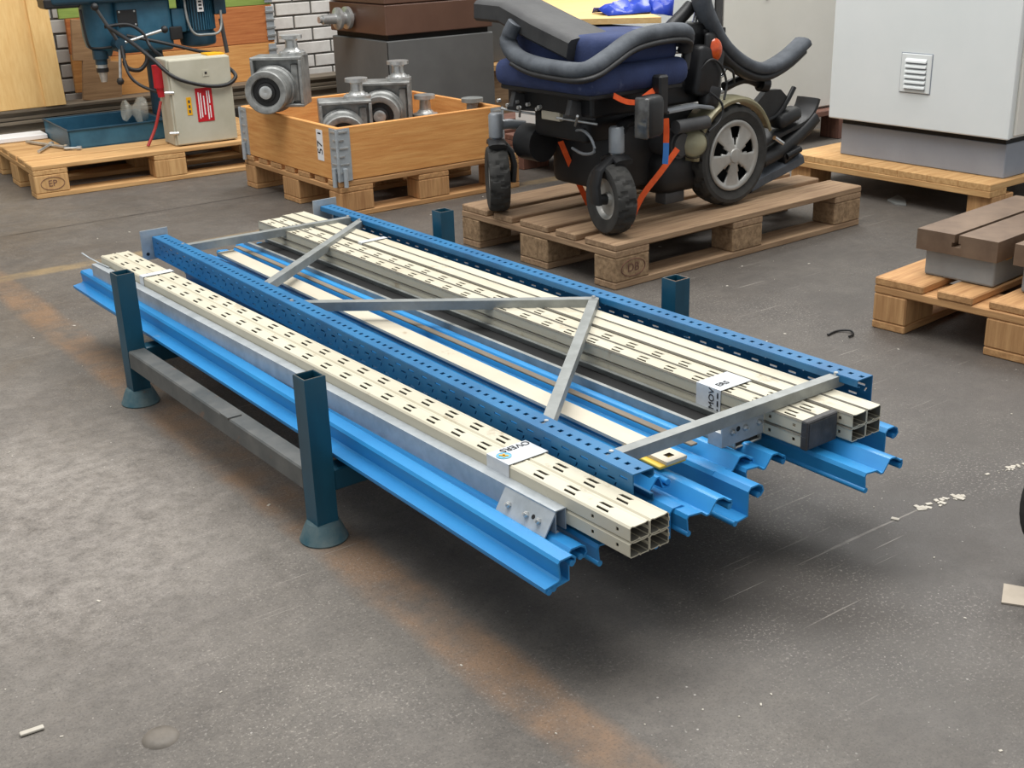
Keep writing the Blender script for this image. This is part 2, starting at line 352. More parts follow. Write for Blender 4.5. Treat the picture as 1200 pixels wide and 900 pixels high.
g = G(); g.box(0, .222, WV-.009, WV+.02, 0, .066, .003)
b0 = wl.part('brick', g, BRICK); b0.location = (0, 0, 0)
src = None; rows = 14; cnt = 0
bme = b0.data
for v in bme.vertices: v.co.x += 2; v.co.y += 0
for r in range(rows):
    z = .03+r*.077; sh = 0 if r % 2 else .117
    for k in range(-2, 9):
        x = -0.1+sh+k*.234
        if cnt == 0: b0.location = (x, 0, z)
        else: wl.again(b0, (x-b0.location.x, 0, z-b0.location.z))
        cnt += 1

# brick pier to the right, behind the big cabinet
pr = T('wall_right', 'tan brick pier behind the pale cabinet', 'wall', 'hall', (5.6, 4.6, 0), kind='structure')
g = G(); g.box(5.05, 6.6, 4.61, 5.2, 0, 3.2); pr.part('mortar_face', g, MORTAR)
g = G(); g.box(0, .225, 4.6, 4.64, 0, .078, .003); b1 = pr.part('brick', g, TANBRICK); first = True
for v in b1.data.vertices: v.co.x += 5.6
for r in range(12):
    for k in range(4):
        x = -.56+k*.24+(.12 if r % 2 else 0)
        if first: b1.location = (x, 0, .02+r*.092); first = False
        else: pr.again(b1, (x-b1.location.x, 0, .02+r*.092-b1.location.z))

# ================================================================== PALLETS
def pallet(fr, u0, v0, lu, lv, label, wd, blockm, boards=(.145, .1, .145, .1, .145), mids=True, marks=False):
    t = T('pallet', label, 'pallet', fr, (u0, v0, 0), 'wooden pallets')
    rnd = random.Random(label)
    n = len(boards); gap = (lv-sum(boards))/(n-1); y = v0; cache = {}
    for w in boards:
        g = G(); g.box(u0+rnd.uniform(-.004, .004), u0+lu+rnd.uniform(-.006, .004), y, y+w, .122, .144+rnd.uniform(-.001, .001), .0035)
        t.part('top_board', g, WOODS[wd+'x']); y += w+gap
    xs = (u0, u0+lu/2-.0725, u0+lu-.145)
    src = None
    for x in xs:
        g = G(); g.box(x, x+.145, v0, v0+lv, .1, .122, .003); t.part('stringer_board', g, WOODS[wd+'y'])
    ys = ((v0, .1), (v0+lv/2-.0725, .145), (v0+lv-.1, .1))
    for j, (yy, w) in enumerate(ys):
        g = G(); g.box(u0, u0+lu, yy, yy+w, 0, .022, .003); t.part('bottom_board', g, WOODS[wd+'x'])
        bsrc = None
        for x in xs:
            if bsrc is None:
                g = G(); g.box(x, x+.145, yy, yy+w, .022, .1, .004); bsrc = t.part('block', g, blockm)
            else: t.again(bsrc, (x-xs[0], 0, 0))
    if marks:
        g = G()
        pts = [(u0+.075+.05*cos(a), v0-.0008, .061+.027*sin(a)) for a in [2*PI*k/28 for k in range(28)]]
        g.sweep(pts, .003, .003, 4, up=(0, 1, 0), closed=True)
        lettering(g, marks, .038, basis((u0+.075, v0-.001, .061), (1, 0, 0), (0, 0, 1)))
        t.part('stamp', g, WOODS['redx'], label='dark oval stamp')
    return t
pallet('chair', 0, 0, 1.2, .8, 'weathered grey-brown wooden pallet under the electric wheelchair', 'old', OSB, marks='DB')
pallet('crate', 0, 0, .86, .87, 'wooden pallet under the orange wooden crate of gearboxes', 'mid', WOODS['midz'], boards=(.1, .085, .1, .085, .1, .085, .1))
pallet('drill', 0, 0, 1.2, .8, 'light wooden pallet carrying the teal drill press', 'new', WOODS['newz'], marks='EP', boards=(.145, .13, .145, .13, .145))
pallet('right', 0, 0, 1.2, .8, 'wooden pallet under the brown slotted iron blocks', 'mid', WOODS['midz'])

# wide pallet below the big cabinet
t = T('pallet', 'wide low wooden pallet under the tall pale grey cabinet', 'pallet', 'chair', (1.56, -.32, 0), 'wooden pallets')
x0, x1, y0, y1 = 1.54, 2.5, -.30, .62
k = 0
for i in range(7):
    yy = y0+i*(y1-y0)/7
    g = G(); g.box(x0+.0005*i, x1, yy, yy+(y1-y0)/7-.001, .112, .137, .002); t.part('top_board', g, WOODS['newx'])
g = G(); g.box(x0, x0+.11, y0, y1, .088, .112, .002); t.part('stringer_board', g, WOODS['newy'])
g = G(); g.box(x1-.11, x1, y0, y1, .088, .112, .002); t.part('stringer_board', g, WOODS['newy'])
for yy in (y0, y1-.1):
    for xx in (x0+.02, x1-.16):
        g = G(); g.box(xx, xx+.14, yy, yy+.1, 0, .088, .003); t.part('block', g, WOODS['midz'])

# ================================================================== STACKING RACK
R = T('stacking_rack', 'teal steel stacking rack with four square posts carrying the racking parts', 'rack', 'rack', (0, 0, 0))
PS, RL, RH = .0437, .918, .3296
def post(u, v):
    g = G(); a = .004
    o = [(u, v), (u+PS, v), (u+PS, v+PS), (u, v+PS)]; i = [(u+a, v+a), (u+PS-a, v+a), (u+PS-a, v+PS-a), (u+a, v+PS-a)]
    bm = g.bm; OB = [bm.verts.new((x, y, .035)) for x, y in o]; OT = [bm.verts.new((x, y, RH)) for x, y in o]
    IT = [bm.verts.new((x, y, RH)) for x, y in i]; IB = [bm.verts.new((x, y, .12)) for x, y in i]
    for k in range(4):
        k2 = (k+1) % 4; bm.faces.new((OB[k], OB[k2], OT[k2], OT[k])); bm.faces.new((OT[k], OT[k2], IT[k2], IT[k])); bm.faces.new((IT[k], IT[k2], IB[k2], IB[k]))
    bm.faces.new(IB); bm.faces.new(OB[::-1])
    p = R.part('post', g, TEAL)
    e = G(); e.sweep([(x, y, RH+.0005) for x, y in [(u+.002, v+.002), (u+PS-.002, v+.002), (u+PS-.002, v+PS-.002), (u+.002, v+PS-.002)]], .004, .0015, 4, closed=True)
    R.part('bare_rim', e, TEALW, p)
    f = G(); c = (u+PS/2, v+PS/2, 0); f.lathe([(.001, 0), (.045, 0), (.0465, .003), (.043, .010), (.037, .026), (.031, .038), (.001, .040)], c, (0, 0, 1), 28)
    R.part('foot', f, TEALF, smooth=40)
for u in (0, RL):
    for v in (0, RL+.003): post(u, v)
for u in (.0, RL):
    g = G(); g.box(u+.0005, u+PS-.0005, PS, RL+.003, .098, .143, .003); b = R.part('side_beam', g, TEALW)
    if u == 0:
        g = G(); g.box(u-.001, u+.03, .36, .40, .142, .146); R.part('weld_plate', g, TEALW, b)
for v in (0.002, RL+.003):
    g = G(); g.box(PS, RL, v, v+.04, .098, .142, .003); R.part('cross_beam', g, TEAL)

# ================================================================== LONG RACKING PARTS  (local x: far end -> near end, y: right, z: up)
def lay(N, F):
    n = wpt('rack', N); f = wpt('rack', F); x = n-f; L = x.length; x.normalize()
    y = Vector((0, 0, 1)).cross(x).normalized(); z = x.cross(y)
    return Matrix(((x.x, y.x, z.x, f.x), (x.y, y.y, z.y, f.y), (x.z, y.z, z.z, f.z), (0, 0, 0, 1))), L
def laid(name, g, m, M, label, cat, group=None, smooth=None, solid=0):
    o = bpy.data.objects.new(name, g.mesh(name, m, smooth)); COL.objects.link(o); o.matrix_world = M; setp(o, label, cat, group)
    if solid: md = o.modifiers.new('thickness', 'SOLIDIFY'); md.thickness = solid; md.offset = -1
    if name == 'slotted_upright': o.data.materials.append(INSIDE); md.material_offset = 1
    return o
# beam profiles (y,z); lips are folded hems
LIPW = .006
P_FRONT = [(.006, -.006), (.0, -.004), (.0, .0), (.024, .004), (.028, .008), (.025, .034), (.028, .038), (.050, .039), (.057, .034), (.056, .027), (.050, .027)]
P_HAT = [(-.066, -.040), (-.069, -.014), (-.066, -.009), (-.038, -.012), (-.026, -.021), (-.020, -.021), (-.004, -.001), (.0, .0), (.012, -.002), (.024, -.011), (.030, -.012), (.031, -.019), (.025, -.021)]
P_HOOK = [(-.03, -.054), (.0, -.05), (.0, -.006), (.006, -.0), (.024, .0), (.033, -.005), (.036, -.014), (.030, -.021), (.023, -.018)]
P_V = [(-.030, -.026), (-.036, -.020), (-.028, -.016), (-.02, -.022), (-.002, -.001), (.003, -.001), (.012, -.022), (.024, -.023), (.027, -.016), (.021, -.014)]
def beam(N, F, prof, label, m=BLUE, t=.0028):
    M, L = lay(N, F); g = G(); g.prism(strip_poly(prof, t), 0, L)
    th = T('shelf_beam', label, 'beam', None, (0, 0, 0), 'blue shelf beams on the rack', M=M)
    th.part('profile', g, m, smooth=35)
    # painted-over hems at the lips near the ends
    for (a, b) in (prof[0], prof[-1]):
        e = G(); e.cyl((0, a, b), (L+.001, a, b), .0052, n=8); th.part('lip', e, m, smooth=50)
    return th
ZB = .205
beam((.050, -.622, .166), (.070, 1.50, .166), P_FRONT, 'bright blue stepped shelf beam along the front of the rack, beside the two near posts')
beam((.114, -.598, .1985), (.118, 1.42, .1985), P_HOOK, 'blue hooked shelf beam half hidden under the galvanised channel at the front')
beam((.232, -.61, .203), (.262, 1.52, .203), P_HAT, 'blue shelf beam under the near pair of cream uprights')
beam((.332, -.562, .240), (.38, 1.30, .236), P_V, 'short blue ridged shelf beam lying on top, right beside the slotted near rail')
beam((.316, -.608, .204), (.35, 1.38, .204), P_HOOK, 'blue shelf beam with hooked end just right of the cream tube ends')
beam((.392, -.640, .211), (.425, 1.40, .209), P_HAT, 'blue ridged shelf beam left of the dirty white bar')
beam((.468, -.635, .203), (.48, 1.40, .203), P_HOOK, 'blue hooked shelf beam ending below the holed end of the white bar')
beam((.538, -.553, .212), (.548, 1.45, .210), P_HAT, 'blue ridged shelf beam between the white bar and the bolted zinc plate')
beam((.602, -.570, .203), (.612, 1.45, .201), P_HAT, 'blue ridged shelf beam sticking out below the bolted zinc plate')
beam((.737, -.715, .205), (.76, 1.40, .203), P_HAT, 'blue ridged shelf beam sticking out furthest at the right, below the cream tubes')
beam((.832, -.632, .204), (.845, 1.40, .202), P_HOOK, 'blue hooked shelf beam at the far right, under the far slotted rail')

# --- cream slotted box uprights
TW, TH = .040, .0262
def perf(g, L, ys, mapf, rows):
    """strip ys[0]..ys[1] x 0..L with rows of (sheared) slots: row=(y0,y1,start,pitch,length,shear); one welded grid"""
    yb = {ys[0], ys[1]}; xb = {0.0, L}; holes = []; shear = {}
    for (a, b, st, pitch, ln, sh) in rows:
        yb |= {a, b}; x = st
        if sh: shear[a] = -sh/2; shear[b] = sh/2
        while x+ln < L-.002:
            holes.append((x, x+ln, a, b)); xb |= {x, x+ln}; x += pitch
    def uniq(v):
        out = []
        for q in sorted(v):
            if not out or q-out[-1] > 1e-5: out.append(q)
        return out
    xs = uniq(xb); yl = uniq(yb); bm = g.bm; V = {}
    def vert(i, j):
        if (i, j) not in V:
            x = xs[i]+(shear.get(yl[j], 0) if 0 < i < len(xs)-1 else 0); V[(i, j)] = bm.verts.new(mapf(x, yl[j]))
        return V[(i, j)]
    hx = {}
    for (x0, x1, a, b) in holes: hx.setdefault((a, b), []).append((x0, x1))
    for j in range(len(yl)-1):
        ym = (yl[j]+yl[j+1])/2; spans = [sp for (a, b), l in hx.items() if a < ym < b for sp in l]
        k0 = 0
        for i in range(len(xs)-1):
            xm = (xs[i]+xs[i+1])/2
            if any(p < xm < q for p, q in spans): continue
            bm.faces.new((vert(i, j), vert(i+1, j), vert(i+1, j+1), vert(i, j+1)))
def cream_tube(L, slots=True):
    g = G(); w, h = TW-.0006, TH-.0006; c = .003
    slot = [(.0095, .0155, .036, .076, .026, -.004), (.0230, .0290, .030, .076, .026, .004)] if slots else []
    perf(g, L, (c, w-c), lambda x, y: (x, y, h - (.0011 if .0075 < y < .0325 else 0)), [(.006, .0085, 1e3, 1, 1, 0)]+slot+[(.0315, .034, 1e3, 1, 1, 0)])
    bm = g.bm
    def q(*P): bm.faces.new([bm.verts.new(p) for p in P])
    sec = [(w-c, h), (w, h-c), (w, h*.62), (w, h*.4), (w, c), (w-c, 0), (w*.6, 0), (w*.5, .002), (w*.4, 0), (c, 0), (0, c), (0, h-c), (c, h)]
    for a, b in zip(sec, sec[1:]): 
        if a == (0, c):
            continue
        q((0, *a), (L, *a), (L, *b), (0, *b))
    # near side with round-ish bolt holes close to the near end
    perf(g, L, (c, h-c), lambda x, y: (x, 0, y), [(.010, .016, L-.085, .055, .006, 0)])
    return g
def cream(N, F, label, group, slots=True, parent_mesh=[None, None]):
    M, L = lay(N, F); o = laid('slotted_upright', cream_tube(L, slots), CREAM, M, label, 'upright', group, solid=.0016); return o
def cream_stack(N, F, where, nm, slotted=True):
    for j, lev in ((0, 'lower'), (1, 'upper')):
        for i, sd in ((0, 'left'), (1, 'right')):
            n = Vector(N)+Vector((i*TW, 0, j*TH)); f = Vector(F)+Vector((i*TW, 0, j*TH))
            cream(n, f, 'cream slotted box upright, %s %s of %s' % (lev, sd, where), nm, slots=(j == 1 and slotted))
cream_stack((.156, -.688, .2075), (.128, 1.41, .2075), 'the nearest four', 'near cream uprights')
cream_stack((.646, -.602, .2085), (.628, 1.47, .2085), 'the four with dark taped ends', 'far cream uprights with taped ends')
cream_stack((.732, -.632, .2085), (.716, 1.49, .2085), 'the open-ended four at the far right', 'far cream uprights with open ends', False)
# dark end wrap on the taped stack
M, L = lay((.646, -.602, .2085), (.628, 1.47, .2085))
g = G(); g.box(L-.012, L+.003, -.001, 2*TW+.001, -.001, 2*TH+.001, .002); g.box(L+.003, L+.004, .004, 2*TW-.004, .004, 2*TH-.004)
laid('end_wrap', g, ENDCAP, M, 'dark grey tape closing the ends of four cream uprights', 'tape')
# packing tape bands
def tape(N, F, x0, x1, label, name='packing_tape'):
    M, L = lay(N, F); t = T(name, label, 'tape', None, (0, 0, 0), 'packing tape bands', M=M); g = G(); e = .0012; w, h = 2*TW, 2*TH
    g.prism(strip_poly([(-e, -e), (w+e, -e), (w+e, h+e), (-e, h+e), (-e, -e*.5)], .0008), L-x1, L-x0); t.part('band', g, TAPE); return t, L
t, L = tape((.156, -.688, .2075), (.128, 1.41, .2075), .285, .345, 'white printed tape with a blue and yellow globe around the near cream uprights')
h = 2*TH+.0022
g = G(); lettering(g, 'OVERS', .020, basis((L-.335, .050, h), (0, -1, 0), (1, 0, 0))); t.part('lettering', g, INK)
g = G(); g.lathe([(.0001, 0), (.013, 0), (.013, .0004)], (L-.318, .014, h), (0, 0, 1), 20); gl = t.part('globe_print', g, GLOBE)
g = G(); g.boxc((L-.318, .014, h+.0008), (.016, .004, .0004), (0, 0, .7)); g.boxc((L-.318, .014, h+.0008), (.012, .004, .0004), (0, 0, -.6)); t.part('yellow_print', g, YELL, gl)
t, L = tape((.646, -.602, .2085), (.628, 1.47, .2085), .20, .262, 'white printed tape lettered around the far cream uprights')
g = G(); lettering(g, 'OMOV', .019, basis((L-.222, -.0022, .024), (0, 0, 1), (-1, 0, 0)))
lettering(g, 'ERS', .019, basis((L-.222, .027, h), (0, 1, 0), (-1, 0, 0))); t.part('lettering', g, INK)
g = G()
for k in range(3): g.box(L-.2085, L-.2055, -.0024, -.0016, .004+k*.016, .015+k*.016)
t.part('small_print', g, INK)
tape((.156, -.688, .2075), (.128, 1.41, .2075), 1.80, 1.825, 'narrow white tape band near the far end of the near cream uprights')
tape((.732, -.632, .2085), (.716, 1.49, .2085), 1.65, 1.67, 'small white label band with a black mark, far end of the cream uprights')

# --- galvanised channels with bolted end plates
def channel(N, F, w, h, label, m=GALV, up=False, t=.002):
    M, L = lay(N, F); th = T('steel_channel', label, 'channel', None, (0, 0, 0), 'galvanised channels', M=M)
    if up == 'side': pr = [(0, .008), (0, 0), (w, 0), (w, h), (w-.030, h), (w-.032, h-.004)]
    else: pr = [(.008, h), (0, h), (0, 0), (w, 0), (w, h), (w-.008, h)] if up else [(w, 0), (w, h), (0, h), (0, 0), (.006, 0)]
    g = G(); g.prism(strip_poly(pr, t), 0, L); th.part('profile', g, m, smooth=35); return th, L
def bolt(th, p, ax, r=.006, parent=None):
    g = G(); p = Vector(p); ax = Vector(ax).normalized()
    g.lathe([(.0001, .006), (r*.8, .006), (r, .004), (r, 0)], p, ax, 6); g.lathe([(.0001, .010), (r*.45, .010), (r*.45, .005)], p, ax, 10); return th.part('bolt', g, STEEL, parent)
c1, L = channel((.133, -.545, .2005), (.104, 1.42, .2005), .020, .037, 'long galvanised channel lying against the near cream uprights')
ang = Matrix.Translation((L-.125, -.024, -.004)) @ Matrix.Rotation(math.radians(-32), 4, 'X')
g = G(); g.box(0, .125, -.0012, .0012, -.004, .048, M=ang)
pl = c1.part('end_plate', g, GALV, label='bolted galvanised end plate')
nrm = ang.to_3x3() @ Vector((0, -1, 0))
for x in (.025, .07, .1): bolt(c1, ang @ Vector((x, -.001, .022)), nrm, .0055, pl)
g = G(); g.lathe([(.0001, .0004), (.004, .0004), (.004, 0)], ang @ Vector((.085, -.0012, .024)), nrm, 10); c1.part('plate_hole', g, DARK, pl)
g = G(); g.sweep([(-.10, .010, .048), (-.05, .012, .043), (.01, .015, .041), (.08, .018, .041)], .006, .002, 4); c1.part('loose_strip', g, GALV)
# far double channel
M, L = lay((.500, -.47, .2135), (.512, 1.40, .2135)); g = G(); g.box(0, L, 0, .016, 0, .004, .001)
laid('zinc_flat', g, STOCK, M, 'flat zinc bar lying between the white bar and the bolted channel', 'bar')
c3, L3 = channel((.574, -.505, .200), (.558, 1.43, .200), .068, .0185, 'open galvanised channel with the bolted zinc plate, beside the taped cream uprights', GALVD, True)
M, L = lay((.578, -.500, .2016), (.562, 1.42, .2016)); g = G(); g.box(0, L, 0, .060, 0, .006, .001)  # black strip paints in the dark shade inside the open channel
laid('shade_strip', g, DARK, M, 'black strip standing in for the shade inside the open galvanised channel', 'strip')
g = G(); g.box(L3, L3+.003, -.038, .069, .013, .060); g.box(L3-.03, L3, -.038, -.035, .013, .040)
pl = c3.part('end_plate', g, GALV, label='bolted zinc end plate')
for y in (-.012, .020, .056): bolt(c3, (L3+.003, y, .037), (1, 0, 0), .006, pl)
g = G(); g.lathe([(.0001, .0005), (.005, .0005), (.005, 0)], (L3+.003, .003, .039), (1, 0, 0), 10); c3.part('plate_hole', g, DARK, pl)

# --- dirty white flat bar with a holed end, yellow strip below
M, L = lay((.401, -.512, .222), (.430, 1.33, .222))
wb = T('flat_bar', 'dirty white flat steel bar with a round hole in its end, lying in the middle', 'bar', None, (0, 0, 0), M=M)
g = G(); g.prism([(0, 0), (.046, 0), (.046, .006), (0, .006)], 0, L-.04)
perf(g, .04, (0, .046), lambda x, y: (L-.04+x, y, .006), [(.016, .031, .012, 1, .014, 0)])
perf(g, .04, (0, .046), lambda x, y: (L-.04+x, y, .0), [(.016, .031, .012, 1, .014, 0)])
g.quad((L, 0, 0), (L, .046, 0), (L, .046, .006), (L, 0, .006)); g.quad((L-.04, 0, 0), (L, 0, 0), (L, 0, .006), (L-.04, 0, .006)); g.quad((L-.04, .046, 0), (L, .046, 0), (L, .046, .006), (L-.04, .046, .006))
wb.part('bar', g, BARW)
M, L = lay((.392, -.508, .2165), (.396, -.40, .2165)); g = G(); g.box(0, L, -.004, .056, 0, .005, .001)
laid('yellow_strip', g, YELLS, M, 'thin yellow steel strip peeking out below the white bar', 'strip')

# --- blue upright frame lying on top
FN, FF = .285, .270
def zf(v): return FN+(FF-FN)*(v+.6)/2.05
UF = T('upright_frame', 'blue slotted upright frame with galvanised cross braces lying on top of the stack', 'frame', 'rack', (.245, -.6, .22))
RWD, RHT = .042, .056
def rail(N, F, side):
    n = Vector(N); f = Vector(F); x = n-f; L = x.length; x.normalize(); y = Vector((0, 0, 1)).cross(x).normalized(); z = x.cross(y)
    # local: x far->near ; y to the right; z up.  side=-1: web on the left (near rail), +1: web on the right
    s = 1 if side < 0 else -1
    def P(a, b, c): return tuple(f + x*a + y*(b*s) + z*c)
    g = G(); bm = g.bm
    perf(g, L, (0, RWD), lambda a, b: P(a, b, 0), [(.016, .025, .02, .0245, .009, 0)])
    perf(g, L, (0, RHT), lambda a, b: P(a, 0, -RHT+b), [(.010, .014, .03, .049, .02, 0), (.022, .030, .018, .049, .004, .004), (.026+.006, .036, .05, .049, .018, 0), (.043, .046, .03, .049, .02, 0)])
    perf(g, L, (0, RWD), lambda a, b: P(a, b, -RHT), [(.016, .025, .02, .0245, .009, 0)])
    for a, b in (((RWD, 0), (RWD, -.012)), ((RWD, -RHT), (RWD, -RHT+.012)), ((RWD, -.012), (RWD-.008, -.014)), ((RWD, -RHT+.012), (RWD-.008, -RHT+.014))):
        bm.faces.new([bm.verts.new(P(q0, *c)) for q0, c in ((0, a), (L, a), (L, b), (0, b))])
    return UF.part('slotted_rail', g, BLUED, solid=.0022)
rail((.243, -.600, FN), (.300, 1.47, FF), -1)
rail((.862, -.572, FN), (.882, 1.47, FF), 1)
def brace(a, b, w=.020, h=.022):
    p = Vector((a[0], a[1], zf(a[1])-h/2-.001)); q = Vector((b[0], b[1], zf(b[1])-h/2-.001))
    g = G(); g.sweep([p, q], w, h, 4, e=.001 if False else 1.0)
    return g
def brace_box(a, b, w=.021, h=.021, drop=.002):
    p = Vector((a[0], a[1], zf(a[1])-drop)); q = Vector((b[0], b[1], zf(b[1])-drop)); x = (q-p); L = x.length; x.normalize()
    y = Vector((0, 0, 1)).cross(x).normalized(); z = x.cross(y)
    g = G(); g.prism(strip_poly([(w*.3, -h+.001), (w/2-.001, -h+.001), (w/2-.001, -.001), (-w/2+.001, -.001), (-w/2+.001, -h+.001), (-w*.3, -h+.001)], .0022), 0, L)
    g.xf(Matrix(((x.x, y.x, z.x, p.x), (x.y, y.y, z.y, p.y), (x.z, y.z, z.z, p.z), (0, 0, 0, 1))))
    o = UF.part('brace', g, GALVD)
    for c in (p+x*.012, q-x*.012):
        k = G(); k.lathe([(.0001, .005), (.004, .005), (.005, 0)], c, (0, 0, 1), 8); UF.part('rivet', k, STEEL, o)
    return o
brace_box((.264, -.512), (.835, -.520)); brace_box((.270, -.350), (.825, .165)); brace_box((.285, .625), (.825, .150), drop=.001)
brace_box((.315, .80), (.845, 1.235)); brace_box((.318, 1.325), (.845, 1.29))
for (u, v) in ((.283, 1.475), (.833, 1.475)):
    g = G(); g.box(u-.015, u+.066, v, v+.004, .205, .290); pl = UF.part('foot_plate', g, GALV)
    for zz in (.222,): 
        k = G(); k.lathe([(.0001, .0008), (.005, .0008), (.005, 0)], (u+.0, v, zz), (0, -1, 0), 10); UF.part('plate_hole', k, DARK, pl)

# ================================================================== ELECTRIC WHEELCHAIR
C = T('electric_wheelchair', 'dark electric wheelchair with navy seat folded down, standing on a pallet', 'wheelchair', 'chair', (.35, .35, .144))
Z0 = .1445
def tyre_fn(ng, depth, w):
    def fn(r, h, a):
        if r < .6*fn.R: return r
        k = (a*ng/(2*PI) + abs(h)/w*0.9 + .35*sin(h/w*6)) % 1.0
        return r-(depth if (k < .2 and abs(h) < w*.47 and r > .86*fn.R) else 0)
    return fn
def tyre_prof(R, w, ri):
    return [(ri, -w*.30), (ri+.006, -w*.40), (R*.86, -w*.5), (R*.93, -w*.47), (R*.975, -w*.36), (R*.995, -w*.18), (R, 0),
            (R*.995, w*.18), (R*.975, w*.36), (R*.93, w*.47), (R*.86, w*.5), (ri+.006, w*.40), (ri, w*.30), (ri, -w*.30)]
def polar(g, o, ax, rr, n, holes, h):
    o = Vector(o); q = Vector(ax).normalized().to_track_quat('Z', 'Y'); bm = g.bm
    for i in range(len(rr)-1):
        for k in range(n):
            if holes(i, k): continue
            P = [(rr[i], k), (rr[i+1], k), (rr[i+1], k+1), (rr[i], k+1)]; H = [h[i], h[i+1], h[i+1], h[i]]
            bm.faces.new([bm.verts.new(o+q @ Vector((r*cos(2*PI*kk/n), r*sin(2*PI*kk/n), hh))) for (r, kk), hh in zip(P, H)])
    bmesh.ops.remove_doubles(bm, verts=bm.verts, dist=1e-5)
def drive_wheel(c, ax):
    fn = tyre_fn(15, .008, .085); fn.R = .170
    g = G(); g.lathe(tyre_prof(.170, .085, .116), c, ax, 150, fn); w = C.part('drive_wheel', g, RUBBER, smooth=30)
    g = G(); polar(g, Vector(c)+Vector(ax)*.026, ax, [.0, .02, .036, .060, .098, .107, .117], 60,
                   lambda i, k: (i == 3 and (k % 12) in (0, 1, 2, 3, 4)) or (i == 2 and (k % 12) in (1, 2, 3)), [.010, .010, .008, .006, .003, .004, .010])
    rim = C.part('rim', g, RIMM, w, smooth=40, solid=.008, label='silver five-spoke rim')
    g = G(); g.lathe([(.0001, -.03), (.112, -.03), (.112, .012)], c, ax, 40); C.part('wheel_drum', g, DARK, w)
    g = G(); g.lathe([(.0001, .010), (.022, .009), (.027, .004), (.028, 0)], Vector(c)+Vector(ax)*.034, ax, 20); C.part('hub_cap', g, RIMM, w, smooth=40)
    return w
drive_wheel((.640, .145, Z0+.170), (0, -1, 0))
drive_wheel((.640, .575, Z0+.170), (0, 1, 0))
def caster(c, ang, so=(0, 0)):
    ax = Vector((cos(ang), sin(ang), 0)); fw = Vector((-sin(ang), cos(ang), 0)); cw = Vector((c[0], c[1], Z0+.112))
    fn = tyre_fn(13, .006, .07); fn.R = .112
    g = G(); g.lathe(tyre_prof(.112, .070, .062), cw, ax, 110, fn); w = C.part('caster_wheel', g, RUBBER, smooth=30)
    g = G(); g.lathe([(.0001, .018), (.02, .02), (.024, .010), (.052, .012), (.060, .022), (.064, .024), (.064, -.024), (.060, -.022), (.052, -.012), (.0001, -.018)], cw, ax, 36)
    C.part('caster_rim', g, RIMM, w, smooth=35)
    g = G(); g.lathe([(.0001, .045), (.014, .045), (.017, .03), (.017, 0)], cw, ax, 16); C.part('axle_cap', g, BLACK, w, smooth=40)
    # single-sided curved fork
    top = cw+Vector((so[0], so[1], .128))
    pts = [top, top+ax*.022+Vector((0, 0, -.008)), cw+ax*.048+Vector((0, 0, .088)), cw+ax*.058+Vector((0, 0, .045)), cw+ax*.052+Vector((0, 0, -.012))]
    g = G(); g.sweep(pts, [.062, .064, .060, .05, .036][:5] if False else .056, .022, 10, up=ax, e=.7); 
    f = C.part('caster_fork', g, BLACK, smooth=40)
    g = G(); g.sweep([top+fw*-.05+Vector((0, 0, -.014)), top+fw*-.02+Vector((0, 0, -.002)), top+fw*.02+Vector((0, 0, -.002)), top+fw*.05+Vector((0, 0, -.014))], .062, .020, 10, e=.8); C.part('fork_crown', g, BLACK, f, smooth=40)
    g = G(); g.lathe([(.0001, .082), (.020, .082), (.0245, .076), (.0245, .004), (.021, 0), (.0001, 0)], top+Vector((0, 0, .008)), (0, 0, 1), 24)
    C.part('caster_stem', g, SILVER, smooth=40, label='silver caster stem')
    g = G(); g.lathe([(.0001, .0), (.021, 0), (.021, .010), (.0001, .010)], top+Vector((0, 0, -.001)), (0, 0, 1), 20); C.part('stem_collar', g, CHROME, smooth=40)
    return top
caster((.088, .115), math.radians(167), (.028, .006))
s1 = caster((.030, .622), math.radians(-32))
g = G(); g.sweep([s1+Vector((0, 0, .05)), s1+Vector((.05, -.01, .05)), s1+Vector((.10, -.03, .04))], .034, .034, 12); C.part('caster_arm', g, SILVER, smooth=40)
g = G(); g.sweep([(.118, .112, .46), (.17, .15, .47), (.26, .2, .47)], .04, .03, 10); C.part('caster_arm', g, BLACKM, smooth=40)
# chassis
g = G(); g.boxc((.40, .36, .36), (.46, .30, .24), bev=.03); C.part('battery_box', g, BLACK, smooth=30)
g = G(); g.boxc((.24, .34, .46), (.34, .26, .09), bev=.015); C.part('chassis', g, BLACKM, smooth=30)
g = G(); g.box(.05, .55, .16, .58, .50, .575, .01, 2); C.part('seat_frame', g, BLACKM)
for yy in (.22, .50):
    g = G(); g.boxc((.04, yy, .525), (.07, .022, .05), (0, .3, 0), .004); g.cyl((.01, yy+.03, .505), (.09, yy-.03, .495), .007); C.part('seat_bracket', g, VINYL, smooth=40)
    g = G(); g.cyl((.0, yy+.05, .50), (.09, yy-.04, .478), .004); g.cyl((.0, yy-.05, .515), (.06, yy+.03, .47), .004); C.part('linkage', g, STEEL, smooth=40)
for k in range(7):
    g = G(); a = (.005+.01*(k % 3), .56-.035*k, .525-.012*(k % 2)); g.cyl(a, (a[0]-.012, a[1], a[2]), .006, n=8); C.part('bolt', g, STEEL)
g = G(); g.boxc((.06, .36, .49), (.02, .09, .028), bev=.003); C.part('type_plate', g, BARW)
g = G(); g.sweep([(.09, .30, .44), (.06, .22, .46), (.055, .17, .44), (.058, .16, .40), (.065, .22, .385), (.09, .30, .39)], .010, .010, 8, smooth=3); C.part('chassis_loop', g, SILVER, smooth=60)
g = G(); g.cyl((.385, .11, .385), (.385, .40, .385), .045, n=24); g.cyl((.385, .10, .385), (.385, .12, .385), .036, n=24); C.part('drive_motor', g, VINYL, smooth=40)
g = G(); g.boxc((.46, .24, .285), (.24, .20, .15), bev=.05, seg=3); C.part('gear_housing', g, BLACK, smooth=40)
